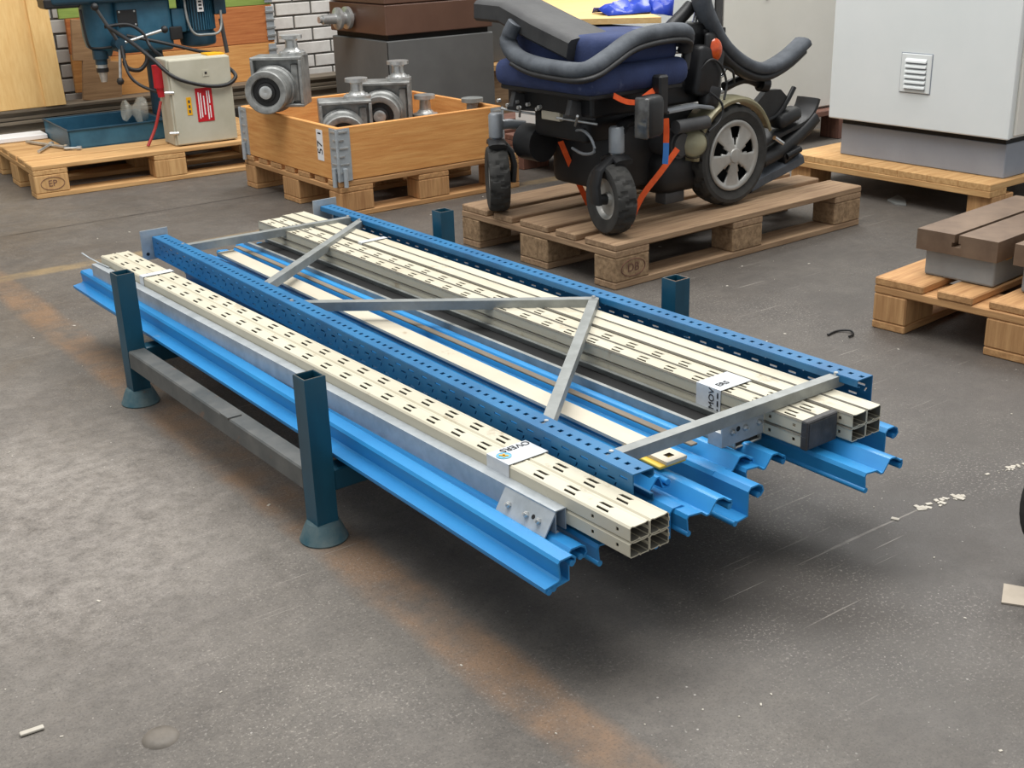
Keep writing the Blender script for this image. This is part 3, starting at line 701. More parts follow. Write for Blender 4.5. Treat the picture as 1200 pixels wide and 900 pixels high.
g = G(); g.boxc((.42, .19, .20), (.09, .05, .04), bev=.006); C.part('kerb_foot', g, VINYL, smooth=40)
g = G(); g.cyl((.11, .47, .38), (.11, .56, .38), .06, n=24); C.part('drive_motor', g, BLACK, smooth=40)
g = G(); g.sweep([(.30, .10, .50), (.42, .09, .505), (.50, .10, .49)], .05, .016, 8); C.part('side_bar', g, SILVER, smooth=40)
g = G(); g.cyl((.33, .08, .45), (.47, .08, .45), .022, n=14); C.part('side_tube', g, VINYL, smooth=40)
g = G(); g.box(.235, .275, .055, .095, .50, .62, .006); C.part('post', g, BLACK)
# headlamp
g = G(); g.boxc((.185, .045, .505), (.085, .06, .13), (0, 0, .15), .022, 3); lp = C.part('headlamp', g, BLACK, smooth=40)
g = G(); g.boxc((.140, .035, .505), (.016, .052, .125), (0, 0, .15), .02, 3); C.part('lamp_lens', g, mat('smoked_lens', srgb(96, 96, 94), srgb(60, 60, 60), .12, scale=30, coat=.7), lp, smooth=50)
# fender and indicator
def arc(c, r, a0, a1, n, v): return [(c[0]+r*cos(a), v, c[1]+r*sin(a)) for a in [math.radians(a0+(a1-a0)*k/n) for k in range(n+1)]]
g = G(); g.sweep(arc((.640, Z0+.170), .190, 172, 15, 26, .148), .092, .008, 10, up=(0, 0, 1) if False else (0, 1, 0), e=.5)
g2 = G(); pts = arc((.640, Z0+.170), .190, 178, 20, 30, .15)
bm = g2.bm; ring = []
for p in pts:
    d = Vector((p[0]-.640, 0, p[2]-(Z0+.170))).normalized()
    ring.append([bm.verts.new(Vector(p)+Vector((0, dy, 0))+d*dr) for dy, dr in ((-.046, -.014), (-.047, -.004), (-.038, .003), (.0, .006), (.045, .002))])
for A, B in zip(ring, ring[1:]):
    for k in range(4): bm.faces.new((A[k], A[k+1], B[k+1], B[k]))
g.bm.free(); fd = C.part('fender', g2, CHAMP, smooth=50, solid=.004, label='champagne fender')
g = G(); g.lathe([(.0001, .016), (.03, .013), (.042, .004), (.045, -.004)], (.425, .092, .385), (-.62, -.75, .2), 28); C.part('indicator_cover', g, CHAMP, fd, smooth=50)
g = G(); g.lathe([(.046, -.004), (.049, .0), (.046, .004)], (.425, .092, .385), (-.62, -.75, .2), 28); C.part('indicator_ring', g, BLACK, fd, smooth=50)
# cushions
def cushion(name, c, size, m, bev, rot=(0, 0, 0)):
    g = G(); g.boxc(c, size, rot, bev, 4); return C.part(name, g, m, smooth=60)
sc = cushion('seat_cushion', (.195, .33, .618), (.43, .48, .085), NAVY, .035)
g = G(); g.box(.0, .39, .11, .55, .565, .582, .004); C.part('seat_pan', g, BLACK)
bc = cushion('back_cushion', (.215, .34, .695), (.36, .42, .10), NAVY, .03)
pts = [(-.005, .455, .775), (-.02, .475, .725), (-.02, .445, .682), (-.02, .36, .660), (-.02, .22, .652), (-.012, .115, .657), (.07, .105, .690), (.16, .105, .728), (.27, .105, .742), (.385, .11, .737), (.412, .13, .70)]
g = G(); g.sweep(pts, .062, .05, 12, smooth=5); C.part('bolster', g, FOAM, bc, smooth=60)
pts2 = [(p[0]-.008, p[1]-.012, p[2]-.026) for p in pts[2:]]
g = G(); g.sweep(pts2, .05, .022, 10, smooth=5); C.part('piping', g, BLACK, bc, smooth=60)
g = G(); g.sweep([(.415, .125, .72), (.42, .125, .67), (.405, .12, .62)], .03, .03, 10, smooth=4); C.part('piping', g, BLACK, bc, smooth=60)
# folded calf slab
g = G(); g.sweep([(.07, .66, .805), (.09, .55, .800), (.10, .40, .752), (.10, .215, .705)], .20, .07, 12, e=.35); C.part('folded_backrest', g, mat('dark_vinyl', srgb(62, 62, 62), srgb(46, 46, 47), .6, scale=10, bump=.15, bscale=70), smooth=35, label='charcoal folded backrest slab')
# arm pad, reflector, frame tubes
pts = [(.50, .15, .88), (.506, .15, .821), (.548, .15, .745), (.616, .15, .667), (.718, .15, .606), (.82, .15, .580), (.924, .15, .604), (1.015, .15, .650)]
g = G(); g.sweep(pts, .10, .046, 12, up=(0, 0, 1) if False else (0, 1, 0), smooth=5, e=.7); g.bm.free()
g = G(); g.sweep(pts, [.09]*36, .046, 12, up=(.5, 0, 1), smooth=5, e=.75) if False else g.sweep(pts, .040, .075, 12, up=(0, 1, 0), smooth=5, e=.75); C.part('arm_pad', g, FOAM, smooth=60)
pts = [(p[0]-.012, .15, p[2]-.028) for p in pts[2:]]
g = G(); g.sweep(pts, .028, .058, 10, up=(0, 1, 0), smooth=4, e=.75); C.part('arm_pad_shell', g, BLACK, smooth=60)
g = G(); g.lathe([(.0001, .010), (.018, .008), (.024, 0)], (.538, .112, .668), (-.3, -1, .1), 24); g.xf(Matrix.Translation((.538, .112, .668)) @ Matrix.Diagonal((1, 1, 1.45, 1)) @ Matrix.Translation((-.538, -.112, -.668)))
rf = C.part('reflector', g, AMBER, smooth=60, label='amber reflector')
g = G(); g.boxc((.535, .130, .672), (.065, .02, .10), (0, 0, .2), .012, 3); C.part('reflector_mount', g, BLACK, smooth=40)
g = G(); g.boxc((.50, .20, .715), (.13, .09, .07), bev=.008); g.boxc((.57, .17, .72), (.10, .05, .02), bev=.004); C.part('arm_bracket', g, BLACKM, smooth=30)
def tubep(name, pts, r, m, sm=4): g = G(); g.sweep(pts, 2*r, 2*r, 10, smooth=sm); return C.part(name, g, m, smooth=60)
tubep('arm_tube', [(.50, .2, .70), (.53, .2, .75), (.55, .2, .83)], .008, CHROME)
tubep('tilt_tube', [(.42, .2, .74), (.475, .2, .775), (.51, .2, .80)], .022, BLACKM)
tubep('tilt_tube', [(.42, .25, .66), (.50, .2, .66), (.60, .17, .65)], .007, CHROME)
tubep('tilt_tube', [(.48, .2, .60), (.60, .2, .585), (.72, .2, .60), (.84, .19, .57)], .016, BLACKM)
tubep('tilt_tube', [(.63, .16, .64), (.635, .16, .60), (.625, .16, .575), (.59, .16, .572)], .006, CHROME)
tubep('push_tube', [(.68, .2, .53), (.78, .2, .545), (.856, .2, .521)], .016, BLACKM)
tubep('push_tube', [(.70, .25, .50), (.79, .24, .53), (.87, .23, .56)], .010, STEEL)
g = G(); g.cyl((.845, .19, .523), (.875, .185, .517), .026, n=18); g.boxc((.86, .2, .55), (.05, .04, .05), (0, .6, 0), .004); C.part('tube_socket', g, BLACKM, smooth=40)
tubep('cable', [(.47, .12, .60), (.50, .10, .64), (.55, .10, .62), (.58, .10, .56), (.56, .09, .51)], .004, BLACK)
tubep('cable', [(.50, .10, .54), (.54, .08, .50), (.53, .075, .45), (.47, .07, .42)], .004, BLACK)
tubep('cable', [(.60, .14, .61), (.64, .13, .59), (.66, .14, .55)], .004, BLACK)
g = G(); g.boxc((.52, .16, .60), (.12, .10, .16), (0, .2, 0), .02, 3); C.part('control_module', g, BLACKM, smooth=40)
g = G(); g.boxc((.535, .13, .52), (.07, .05, .08), (0, .3, 0), .02, 3); C.part('joystick_pod', g, BLACK, smooth=40)
# foot rests, dropped behind
g = G(); g.prism([(.80, .42), (.90, .495), (.97, .49), (1.02, .45), (.99, .40), (.88, .385)], .20, .225, 'xzy'); C.part('calf_plate', g, BLACK)
g = G(); g.sweep([(.88, .21, .385), (.95, .2, .40), (1.0, .2, .44), (1.04, .2, .49)], .02, .018, 8, smooth=4); C.part('plate_strut', g, BLACKM, smooth=60)
g = G(); g.sweep([(.84, .22, .30), (.95, .22, .335), (1.08, .22, .365), (1.13, .22, .40), (1.15, .22, .44)], .10, .022, 10, smooth=4, e=.5); C.part('footplate', g, BLACK, smooth=50)
g = G(); g.sweep([(.86, .20, .255), (.96, .20, .28), (1.08, .20, .335), (1.14, .20, .375)], .08, .05, 10, smooth=4, e=.5); C.part('footplate', g, BLACK, smooth=50)
g = G(); g.sweep([(.80, .23, .17), (.88, .23, .19), (.98, .22, .215), (1.06, .21, .24)], .13, .05, 10, smooth=4, e=.55); C.part('foot_pad', g, FOAM, smooth=50)
g = G(); g.boxc((1.0, .18, .262), (.08, .04, .04), (0, -.3, 0), .006); g.cyl((.97, .16, .26), (1.03, .15, .28), .012); C.part('foot_hinge', g, BLACKM, smooth=40)
g = G(); g.boxc((1.0, .2, .39), (.12, .07, .05), (0, -.25, 0), .02, 3); C.part('heel_block', g, BLACK, smooth=40)
g = G(); g.cyl((.90, .16, .335), (.94, .155, .31), .008); C.part('strut_rod', g, CHROME)

# tie-down strap
S = T('tie_down_strap', 'orange ratchet strap with a blue tag lashing the wheelchair to its pallet', 'strap', 'chair', (.25, .3, .146))
def strap(pts, m=ORANGE, parent=None, nm='webbing', up=(0, 0, 1), w=.026): g = G(); g.sweep(pts, w, .003, 4, up=up, smooth=3); return S.part(nm, g, m, parent, smooth=60)
strap([(.125, .40, .395), (.19, .41, .28), (.262, .42, .160)], up=(-.8, -.6, .2))
strap([(.325, .065, .385), (.27, .08, .32), (.205, .10, .245), (.16, .11, .16)], up=(-.6, -.8, .2))
a = strap([(.255, .048, .49), (.256, .046, .45), (.255, .046, .415)], up=(-.6, -.8, 0))
strap([(.255, .0455, .415), (.254, .045, .385), (.252, .046, .350)], TAGBLUE, a, 'tag', up=(-.6, -.8, 0))
strap([(.075, .09, .575), (.12, .085, .553), (.165, .085, .545)], up=(-.5, -.8, .6)); strap([(.165, .083, .543), (.22, .082, .568), (.27, .085, .586)], up=(-.5, -.8, .6))
# plywood board and blue sheet on the seat
FRB = [(.158, .503), (.425, .246), (.984, 1.101), (.717, 1.358)]
g = G(); g.prism(FRB, .752, .770, 'xyz'); pb = single('plywood_board', g, WOODS['plyx'], 'pale plywood board lying across the folded wheelchair seat', 'board', 'chair', (.55, .8, .752))
BS = T('blue_plastic_sheet', 'crumpled blue plastic sheet behind the wheelchair seat', 'sheet', 'chair', (.50, .42, .745))
def crumple(nm, o, du, dv, nu, nv, amp, seed):
    rn = random.Random(seed); g = G(); P = {}
    for i in range(nu+1):
        for j in range(nv+1):
            a_, b_ = i/nu, j/nv; up = amp*(.35+.65*a_)*(1-abs(2*b_-1)**2)
            p = Vector(o)+Vector(du)*a_+Vector(dv)*b_+Vector((rn.uniform(-.008, .008), rn.uniform(-.008, .008), up+rn.uniform(-.011, .011)*(0 < j < nv)))
            P[i, j] = g.bm.verts.new(p)
    for i in range(nu):
        for j in range(nv): g.bm.faces.new((P[i, j], P[i+1, j], P[i+1, j+1], P[i, j+1]))
    return BS.part(nm, g, BLUEPL, solid=.002, smooth=25)
crumple('fold', (.36, .42, .772), (.20, -.05, .005), (.05, .14, 0), 9, 6, .05, 3)
crumple('flap', (.50, .36, .772), (.07, -.03, -.012), (.05, .13, 0), 5, 6, .075, 8)

# ================================================================== CRATE WITH GEARBOXES
KU, KV, KZ, KH = .775, .855, .146, .205
K = T('wooden_crate', 'orange wooden crate with galvanised corner hinges, filled with gearboxes', 'crate', 'crate', (.0, .0, KZ))
for nm, bx, wm in (('side_board', (0, KU, .0, .02), 'orangex'), ('side_board', (0, KU, KV-.02, KV), 'orangex'), ('end_board', (0, .02, .02, KV-.02), 'orangey'), ('end_board', (KU-.02, KU, .02, KV-.02), 'orangey')):
    g = G(); g.box(*bx, KZ, KZ+KH, .002); K.part(nm, g, WOODS[wm])
def hinge(u, v, sx, sy):
    g = G(); t_ = .003
    g.box(min(u, u+sx*.055), max(u, u+sx*.055), v-sy*t_ if sy > 0 else v, v if sy > 0 else v+t_, KZ+.0, KZ+KH-.004)
    g.box(u-sx*t_ if sx > 0 else u, u if sx > 0 else u+t_, min(v, v+sy*.055), max(v, v+sy*.055), KZ+.0, KZ+KH-.004)
    hg = K.part('corner_hinge', g, GALV)
    for k in range(6):
        zz = KZ+.03+k*.031; e = G(); L_ = .044 if k % 2 else .026
        e.box(min(u+sx*.006, u+sx*L_), max(u+sx*.006, u+sx*L_), min(v-sy*.003, v-sy*.006), max(v-sy*.003, v-sy*.006), zz, zz+.006)
        e.box(min(u-sx*.003, u-sx*.006), max(u-sx*.003, u-sx*.006), min(v+sy*.006, v+sy*L_), max(v+sy*.006, v+sy*L_), zz, zz+.006)
        K.part('rib', e, STEEL, hg)
    e = G(); e.cyl((u-sx*.004, v-sy*.004, KZ+.0), (u-sx*.004, v-sy*.004, KZ+KH-.004), .005, n=10); K.part('pin', e, GALV, hg)
    for a, b in ((.02, -.012), (-.012, .02)):
        e = G(); e.cyl((u+sx*a, v+sy*b, KZ-.022), (u+sx*a, v+sy*b, KZ+.05), .009, n=12); K.part('foot_pin', e, GALV, hg)
hinge(0, 0, 1, 1); hinge(0, KV, 1, -1); hinge(KU, 0, -1, 1); hinge(KU, KV, -1, -1)
g = G(); g.box(-.0012, 0, .115, .165, KZ+.065, KZ+.185); lb = K.part('paper_label', g, WHITE, label='white numbered paper label')
g = G(); lettering(g, '57', .055, basis((-.0018, .139, KZ+.115), (0, 0, 1), (0, 1, 0))); g.box(-.0018, -.0012, .128, .152, KZ+.168, KZ+.174); K.part('lettering', g, INK, lb)
# gearboxes: local x forward (drum axis), z up
def gearbox(label, loc, rz, group='gearboxes in the crate'):
    th = T('gearbox', label, 'gearbox', 'crate', loc, group); th.base = Vector((0, 0, 0)); th.o.rotation_euler = (0, 0, FR['crate'][2]+rz); return th
def gb_fill(th):
    w, h, d, t_ = .105, .10, .07, .012
    g = G(); g.box(-d, d*.4, -w, w, -h, h-.0, .004)
    for y0_, y1_, z0_, z1_ in ((-w, w, h-t_, h), (-w, w, -h, -h+t_), (-w, -w+t_, -h+t_, h-t_), (w-t_, w, -h+t_, h-t_)): g.box(d*.4, d, y0_, y1_, z0_, z1_, .002)
    hs = th.part('housing', g, ALU, smooth=30)
    g = G(); g.lathe([(.001, -.02), (.094, -.02), (.096, .03), (.090, .034), (.090, .045), (.082, .05), (.080, .06), (.080, .12), (.084, .125), (.086, .155), (.082, .160), (.066, .16), (.060, .158), (.056, .14), (.035, .138)], (d*.3, -.020, -.026), (1, 0, 0), 44)
    dr = th.part('drum', g, ALU, smooth=30)
    g = G(); g.lathe([(.056, .141), (.040, .143), (.036, .15), (.024, .152), (.022, .142)], (d*.3, -.020, -.026), (1, 0, 0), 32); th.part('seal', g, BLACK, dr, smooth=30)
    g = G(); g.lathe([(.026, .14), (.026, .158), (.020, .16), (.0001, .157)], (d*.3, -.020, -.026), (1, 0, 0), 24); th.part('shaft', g, STEEL, dr, smooth=30)
    g = G(); g.lathe([(.001, 0), (.055, 0), (.055, .012), (.040, .016), (.026, .03), (.024, .058), (.030, .064), (.046, .066), (.046, .080), (.001, .080)], (-.005, .055, h), (0, 0, 1), 32)
    sp = th.part('flange_spool', g, STEEL, smooth=30)
    for k in range(6):
        a = k*PI/3; e = G(); e.lathe([(.0001, .006), (.005, .006), (.006, 0)], (-.005+.046*cos(a), .055+.046*sin(a), h+.012), (0, 0, 1), 6); th.part('bolt', e, STEEL, sp)
    g = G(); g.box(d*.4, d*.7, w-.05, w-.018, -h+.02, h-.03, .004); th.part('rib', g, ALU, hs)
g1 = gearbox('large gearbox perched on the left wall of the orange crate, drum facing front', (.060, .555, .478), math.radians(-131)); gb_fill(g1)
def gcopy(label, loc, rz): return copy_thing(g1.o, wpt('crate', loc), FR['crate'][2]+rz, label, 'gearboxes in the crate')
gcopy('gearbox lying low in the orange crate, nearest the front corner hinge', (.19, .27, .315), math.radians(-115))
gcopy('gearbox in the middle of the orange crate with its housing tilted up', (.49, .44, .345), math.radians(-125))
for lb_, p in (('loose steel flange spool beside the middle gearbox in the crate', (.655, .40, .28)), ('short dark flange spool at the right end of the crate', (.72, .13, .285))):
    g = G(); g.lathe([(.001, -.13), (.05, -.13), (.055, 0), (.055, .012), (.040, .016), (.026, .03), (.024, .068), (.030, .074), (.046, .076), (.046, .092), (.001, .092)], (p[0], p[1], p[2]), (0, 0, 1), 28)
    single('flange_spool', g, STEEL if 'loose' in lb_ else GALVD, lb_, 'spool', 'crate', p, 'flange spools', smooth=30)

# ================================================================== DRILL PRESS ON ITS PALLET
PT = .1445
DP = T('drill_press', 'teal pillar drill press with motor and feed levers standing on a pallet', 'drill press', 'drill', (.735, .5, PT))
g = G(); g.cyl((.755, .55, PT+.02), (.755, .55, .62), .042, n=24); DP.part('column', g, DRILLD, smooth=40)
g = G(); g.box(.705, .93, .40, .70, PT, PT+.035, .008); DP.part('base', g, DRILLD)
g = G(); g.boxc((.69, .52, .665), (.26, .22, .26), bev=.02, seg=3); DP.part('head', g, DRILL, smooth=30)
g = G(); g.lathe([(.001, -.145), (.035, -.145), (.045, -.12), (.075, -.10), (.085, -.05), (.085, .16), (.001, .16)], (.505, .50, .67), (0, 0, 1), 32); DP.part('spindle_housing', g, DRILL, smooth=35)
g = G(); g.cyl((.482, .48, .555), (.482, .48, .515), .036, n=24); g.cyl((.482, .48, .52), (.482, .48, .49), .028, n=24); DP.part('quill', g, DRILLD, smooth=40)
g = G(); g.cyl((.482, .48, .49), (.482, .48, .455), .027, n=20); g.cyl((.482, .48, .455), (.482, .48, .41), .022, .014, n=20); DP.part('chuck', g, STEEL, smooth=40)
g = G(); g.cyl((.482, .48, .475), (.482, .48, .455), .028, n=20); DP.part('chuck_ring', g, BLACK, smooth=40)
g = G(); g.box(.27, 1.09, .36, .66, .765, .93, .02, 3); DP.part('belt_cover', g, DRILLD, smooth=30)
g = G(); g.box(.24, .40, .37, .5, .755, .80, .008); DP.part('switch_panel', g, BLACK)
g = G(); g.box(.565, .655, .408, .414, .655, .73); pl = DP.part('badge_plate', g, BLACK)
for x, z in ((.575, .722), (.645, .722), (.575, .663), (.645, .663)):
    e = G(); e.lathe([(.0001, .003), (.004, .002), (.005, 0)], (x, .408, z), (0, -1, 0), 8); DP.part('screw', e, STEEL, pl)
# motor
mc = (.965, .50)
g = G(); g.lathe([(.001, .535), (.05, .535), (.082, .545), (.086, .56), (.086, .60), (.080, .602), (.080, .80), (.001, .80)], (*mc, 0), (0, 0, 1), 36); mo = DP.part('motor', g, DRILLD, smooth=35)
for k in range(22):
    a = PI+PI*(k+.5)/22; g = G(); c, s_ = cos(a), sin(a)
    g.box(.078, .090, -.0022, .0022, .615, .78, M=Matrix.Translation((*mc, 0)) @ Matrix.Rotation(a, 4, 'Z')); DP.part('cooling_fin', g, DRILL, mo)
g = G(); g.box(.945, .975, .402, .406, .70, .79); DP.part('rating_plate', g, WHITE, mo)
g = G()
for k in range(4): g.box(.952, .968, .4012, .402, .71+k*.016, .718+k*.016)
DP.part('plate_print', g, INK, mo)
g = G(); g.boxc((.855, .45, .665), (.065, .06, .11), bev=.008); DP.part('terminal_box', g, DRILL, mo, smooth=30)
g = G(); g.boxc((1.065, .47, .74), (.06, .1, .12), bev=.006); DP.part('mount_bracket', g, DRILLD, mo)
g = G(); g.sweep([(.885, .395, .80), (.885, .39, .68), (.91, .385, .605), (.97, .38, .595), (1.03, .385, .60), (1.055, .40, .64), (1.06, .41, .70)], .012, .012, 8, smooth=5); DP.part('motor_guard', g, GALVD, smooth=60)
g = G(); g.cyl((1.06, .42, .66), (1.075, .42, .50), .010); DP.part('guard_stay', g, VINYL)
g = G(); g.box(.80, .86, .40, .50, .58, .64, .004); DP.part('motor_foot', g, BLACK)
# feed hub with three levers
hub = Vector((.545, .375, .585)); g = G(); g.cyl(hub+Vector((0, .05, 0)), hub+Vector((0, -.03, 0)), .024, n=20); hb = DP.part('feed_hub', g, DRILLD, smooth=40)
for e_, tip in enumerate(((.215, -.02, .050), (-.022, -.02, -.165), (-.09, -.02, .17))):
    q = hub+Vector(tip); g = G(); g.cyl(hub+Vector((0, -.015, 0)), q, .007 if e_ < 2 else .008, n=10); lv_ = DP.part('feed_lever', g, STEEL if e_ < 2 else VINYL, smooth=40)
    g = G(); g.lathe([(.0001, -.018), (.012, -.013), (.018, 0), (.012, .013), (.0001, .018)], q, (0, 0, 1), 16); DP.part('knob', g, BLACK, lv_, smooth=60)
g = G(); g.sweep([(.40, .40, .745), (.405, .40, .66), (.415, .40, .585), (.445, .41, .57), (.52, .41, .57)], .012, .012, 8, smooth=4); DP.part('depth_stop', g, BLACK, smooth=60)
# coolant tray
TR = T('metal_tray', 'blue metal tray on the drill press pallet', 'tray', 'drill', (.24, .30, PT))
u0, u1, v0, v1, z0, z1 = .24, .70, .30, .76, PT, PT+.085
g = G(); g.box(u0, u1, v0, v1, z0, z0+.006)
for bx in ((u0, u1, v0, v0+.008), (u0, u1, v1-.008, v1), (u0, u0+.008, v0, v1), (u1-.008, u1, v0, v1)): g.box(*bx, z0, z1, .002)
TR.part('pan', g, DRILL)
g = G(); g.sweep([(u0, v0, z1), (u1, v0, z1), (u1, v1, z1), (u0, v1, z1)], .016, .010, 6, closed=True); TR.part('rim', g, DRILLD)
# control box
CB = T('control_cabinet', 'pale olive electrical box with red and yellow labels on the drill pallet', 'electrical box', 'drill', (.65, .05, PT))
g = G(); g.box(.648, .938, .045, .20, PT, PT+.385, .006, 2); CB.part('body', g, BOXGREY)
g = G(); g.box(.655, .940, .028, .045, PT+.004, PT+.382, .006, 2); dr = CB.part('door', g, BOXGREY)
g = G(); g.box(.805, .835, .026, .028, PT+.30, PT+.328); lk = CB.part('lock', g, BOXGREY, dr); 
g = G(); g.box(.815, .825, .0245, .026, PT+.310, PT+.320); CB.part('keyhole', g, INK, dr)
g = G(); g.box(.760, .838, .0262, .028, PT+.10, PT+.25); rl = CB.part('warning_label', g, REDL, dr, label='red warning label')
g = G()
for x, a, b in ((.773, .115, .232), (.783, .12, .228), (.797, .13, .215), (.813, .108, .236), (.823, .115, .17), (.823, .18, .236)): g.box(x-.0025, x+.0025, .0256, .0262, PT+a, PT+b)
CB.part('label_print', g, WHITE, dr)
g = G(); g.box(.715, .738, .0262, .028, PT+.135, PT+.215, .0004); CB.part('small_label', g, YELL, dr, label='yellow label')
g = G()
for k in range(3): g.box(.722, .731, .0256, .0262, PT+.145+k*.022, PT+.158+k*.022)
CB.part('small_print', g, VINYL, dr)
for z in (.06, .24):
    g = G(); g.cyl((.665, .03, PT+z), (.63, .05, PT+z), .008, n=10); CB.part('hinge', g, STEEL)
g = G(); g.box(.85, .93, .06, .15, PT+.385, PT+.392); CB.part('top_label', g, YELL)
g = G(); g.cyl((.640, .14, .50), (.640, .14, .40), .028, n=16); g.cyl((.640, .14, .40), (.645, .14, .36), .020, n=16); 
single('power_plug', g, REDL, 'red industrial plug hanging beside the olive electrical box', 'plug', 'drill', (.64, .14, .36), smooth=40)
def cable(name, label, pts, r, m, cat='cable'): g = G(); g.sweep(pts, 2*r, 2*r, 8, smooth=6); return single(name, g, m, label, cat, 'drill', pts[-1], smooth=60)
cable('cable', 'thick black cable sagging across the front of the olive electrical box', [(.50, .36, .665), (.56, .22, .60), (.61, .10, .53), (.675, .02, .452), (.807, .012, .405), (.908, .012, .400), (.957, .02, .43), (.95, .06, .461), (.925, .10, .478)], .009, BLACK)
cable('cable', 'black cable arching over the drill head to the olive electrical box', [(.49, .37, .664), (.592, .37, .668), (.655, .36, .629), (.678, .33, .562), (.685, .20, .53)], .008, BLACK)
cable('cable', 'black cable looping down from the drill to the red plug', [(.535, .30, .581), (.534, .25, .467), (.573, .22, .41), (.64, .17, .375)], .007, BLACK)
cable('cable', 'black cable running from the drill head to the top of the electrical box', [(.585, .37, .619), (.74, .33, .577), (.876, .22, .535), (.93, .13, .531)], .008, BLACK)
cable('cable', 'short black cable loop hanging below the drill head', [(.553, .35, .561), (.558, .35, .484), (.615, .35, .463), (.656, .35, .499), (.662, .35, .55)], .010, BLACK)
cable('hose', 'red hose dropping onto the drill pallet between tray and electrical box', [(.63, .13, .34), (.61, .12, .29), (.586, .12, .226), (.536, .10, .152)], .007, REDH, 'hose')
g = G(); g.lathe([(.001, 0), (.045, .0), (.05, .012), (.03, .03), (.02, .04), (.035, .055), (.062, .07), (.066, .09), (.06, .10)], (.53, .40, .28), (.96, 0, -.1), 24)
single('plastic_guard', g, CLEAR, 'clear plastic chuck guard lying in the blue tray', 'guard', 'drill', (.58, .40, .28), smooth=50)
for lb_, p, q, r in (('long steel drill rod lying left of the tray', (.12, .62), (.225, .335), .008), ('short bolt lying across the pallet by the tray', (.10, .30), (.19, .46), .007), ('small bent key lying at the tray corner', (.215, .30), (.262, .27), .006)):
    g = G(); a = Vector((*p, PT+.010)); b = Vector((*q, PT+.010)); g.cyl(a, b, r, n=10); g.cyl(b, b+(b-a).normalized()*.02, r*1.6, n=8)
    single('steel_rod', g, STEEL, lb_, 'rod', 'drill', (p[0], p[1], PT), 'loose rods on the drill pallet', smooth=40)
g = G(); g.box(.01, .235, .70, .84, PT+.001, PT+.024, .003, 1); single('foam_sheet', g, WHITE, 'white foam sheet at the left edge behind the blue tray', 'foam', 'drill', (.1, .78, PT))

# ================================================================== BACK WALL THINGS
def hbox(nm, g, m, lb_, cat, base, grp=None): return single(nm, g, m, lb_, cat, 'hall', base, grp)
for i, (v, z0, z1, m, lb_) in enumerate(((6.34, .15, .21, STOCK, 'long ribbed steel section along the wall, nearest and lowest'), (6.37, .215, .262, STOCK, 'long flat steel section lying on top along the wall'), (6.48, .06, .145, STOCKD, 'dark steel section at the foot of the wall'))):
    g = G()
    g.prism([(v, z0), (v+.17, z0), (v+.17, z1), (v, z1), (v, z1-.012), (v+.02, z1-.016), (v+.02, z0+.016), (v, z0+.012)], -.2, 4.6)
    single('steel_section', g, m, lb_, 'steel section', 'hall', (1, v, z0), 'steel sections along the wall')
for u in (.2, 1.8, 3.3, 4.4):
    g = G(); g.box(u, u+.10, 6.34, 6.66, 0, .06 if False else .06, .004); single('timber_support', g, WOODS['oldy'], 'timber bearer under the steel sections at the wall, %s' % {.2: 'leftmost', 1.8: 'second from left', 3.3: 'behind the crate', 4.4: 'rightmost'}[u], 'timber', 'hall', (u, 6.34, 0), 'timber bearers')
g = G(); g.box(-.2, 4.6, 6.34, 6.47, .06, .148, .003); single('steel_section', g, STOCKD, 'deep steel section at the bottom of the stack along the wall', 'steel section', 'hall', (1, 6.4, .06), 'steel sections along the wall')
# plywood lid leaning left
PLW = T('leaning_plywood', 'large pale plywood sheet with a batten leaning at the left edge', 'plywood', 'hall', (1.5, 6.36, .262))
lean = Matrix.Translation((1.86, 6.38, .264)) @ Matrix.Rotation(math.radians(-7), 4, 'X')
g = G(); g.box(-.75, 0, 0, .018, 0, 1.2, .002, M=lean); PLW.part('sheet', g, WOODS['plyz'])
g = G(); g.box(-.10, .0, -.018, 0, 0, 1.2, .002, M=lean); PLW.part('batten', g, WOODS['plyz'])
# stacked pallet collars
PC = T('collar_stack', 'stack of pallet collars with green, orange and pale boards against the wall', 'pallet collar', 'hall', (2.0, 6.52, .262))
for k, (m, z) in enumerate((('orangex', .262), ('collarx', .462), ('greenx', .662))):
    for v in (6.52, 6.80):
        g = G(); g.box(2.05, 3.10, v, v+.022, z, z+.198, .002); PC.part('board', g, WOODS[m])
    g = G(); g.box(3.078, 3.10, 6.542, 6.80, z, z+.198, .002); PC.part('board', g, WOODS[m.replace('x', 'y')])
    g = G(); g.box(3.06, 3.105, 6.514, 6.52, z+.01, z+.19, .001); hg = PC.part('hinge', g, GALV)
    for j in range(4): e = G(); e.box(3.055, 3.11, 6.509, 6.514, z+.03+j*.042, z+.04+j*.042); PC.part('rib', e, STEEL, hg)
for lb_, u, z, h_, w_, m, tilt in (('brown plywood box side, upper of two behind the drill', 1.98, .462, .20, .16, 'brownx', .10), ('brown plywood box side, lower of two behind the drill', 2.0, .264, .20, .17, 'brownx', .14)):
    g = G(); g.box(-.03, w_, 0, .02, 0, h_, .002, M=Matrix.Translation((u, 6.44, z)) @ Matrix.Rotation(tilt, 4, 'Y'))
    single('box_side', g, WOODS[m], lb_, 'board', 'hall', (u, 6.44, z), 'brown box sides')
g = G(); g.box(1.93, 2.08, 6.50, 6.52, .665, .84, .002); single('green_board', g, WOODS['greenx'], 'small green board beside the brown box side', 'board', 'hall', (2, 6.5, .665))

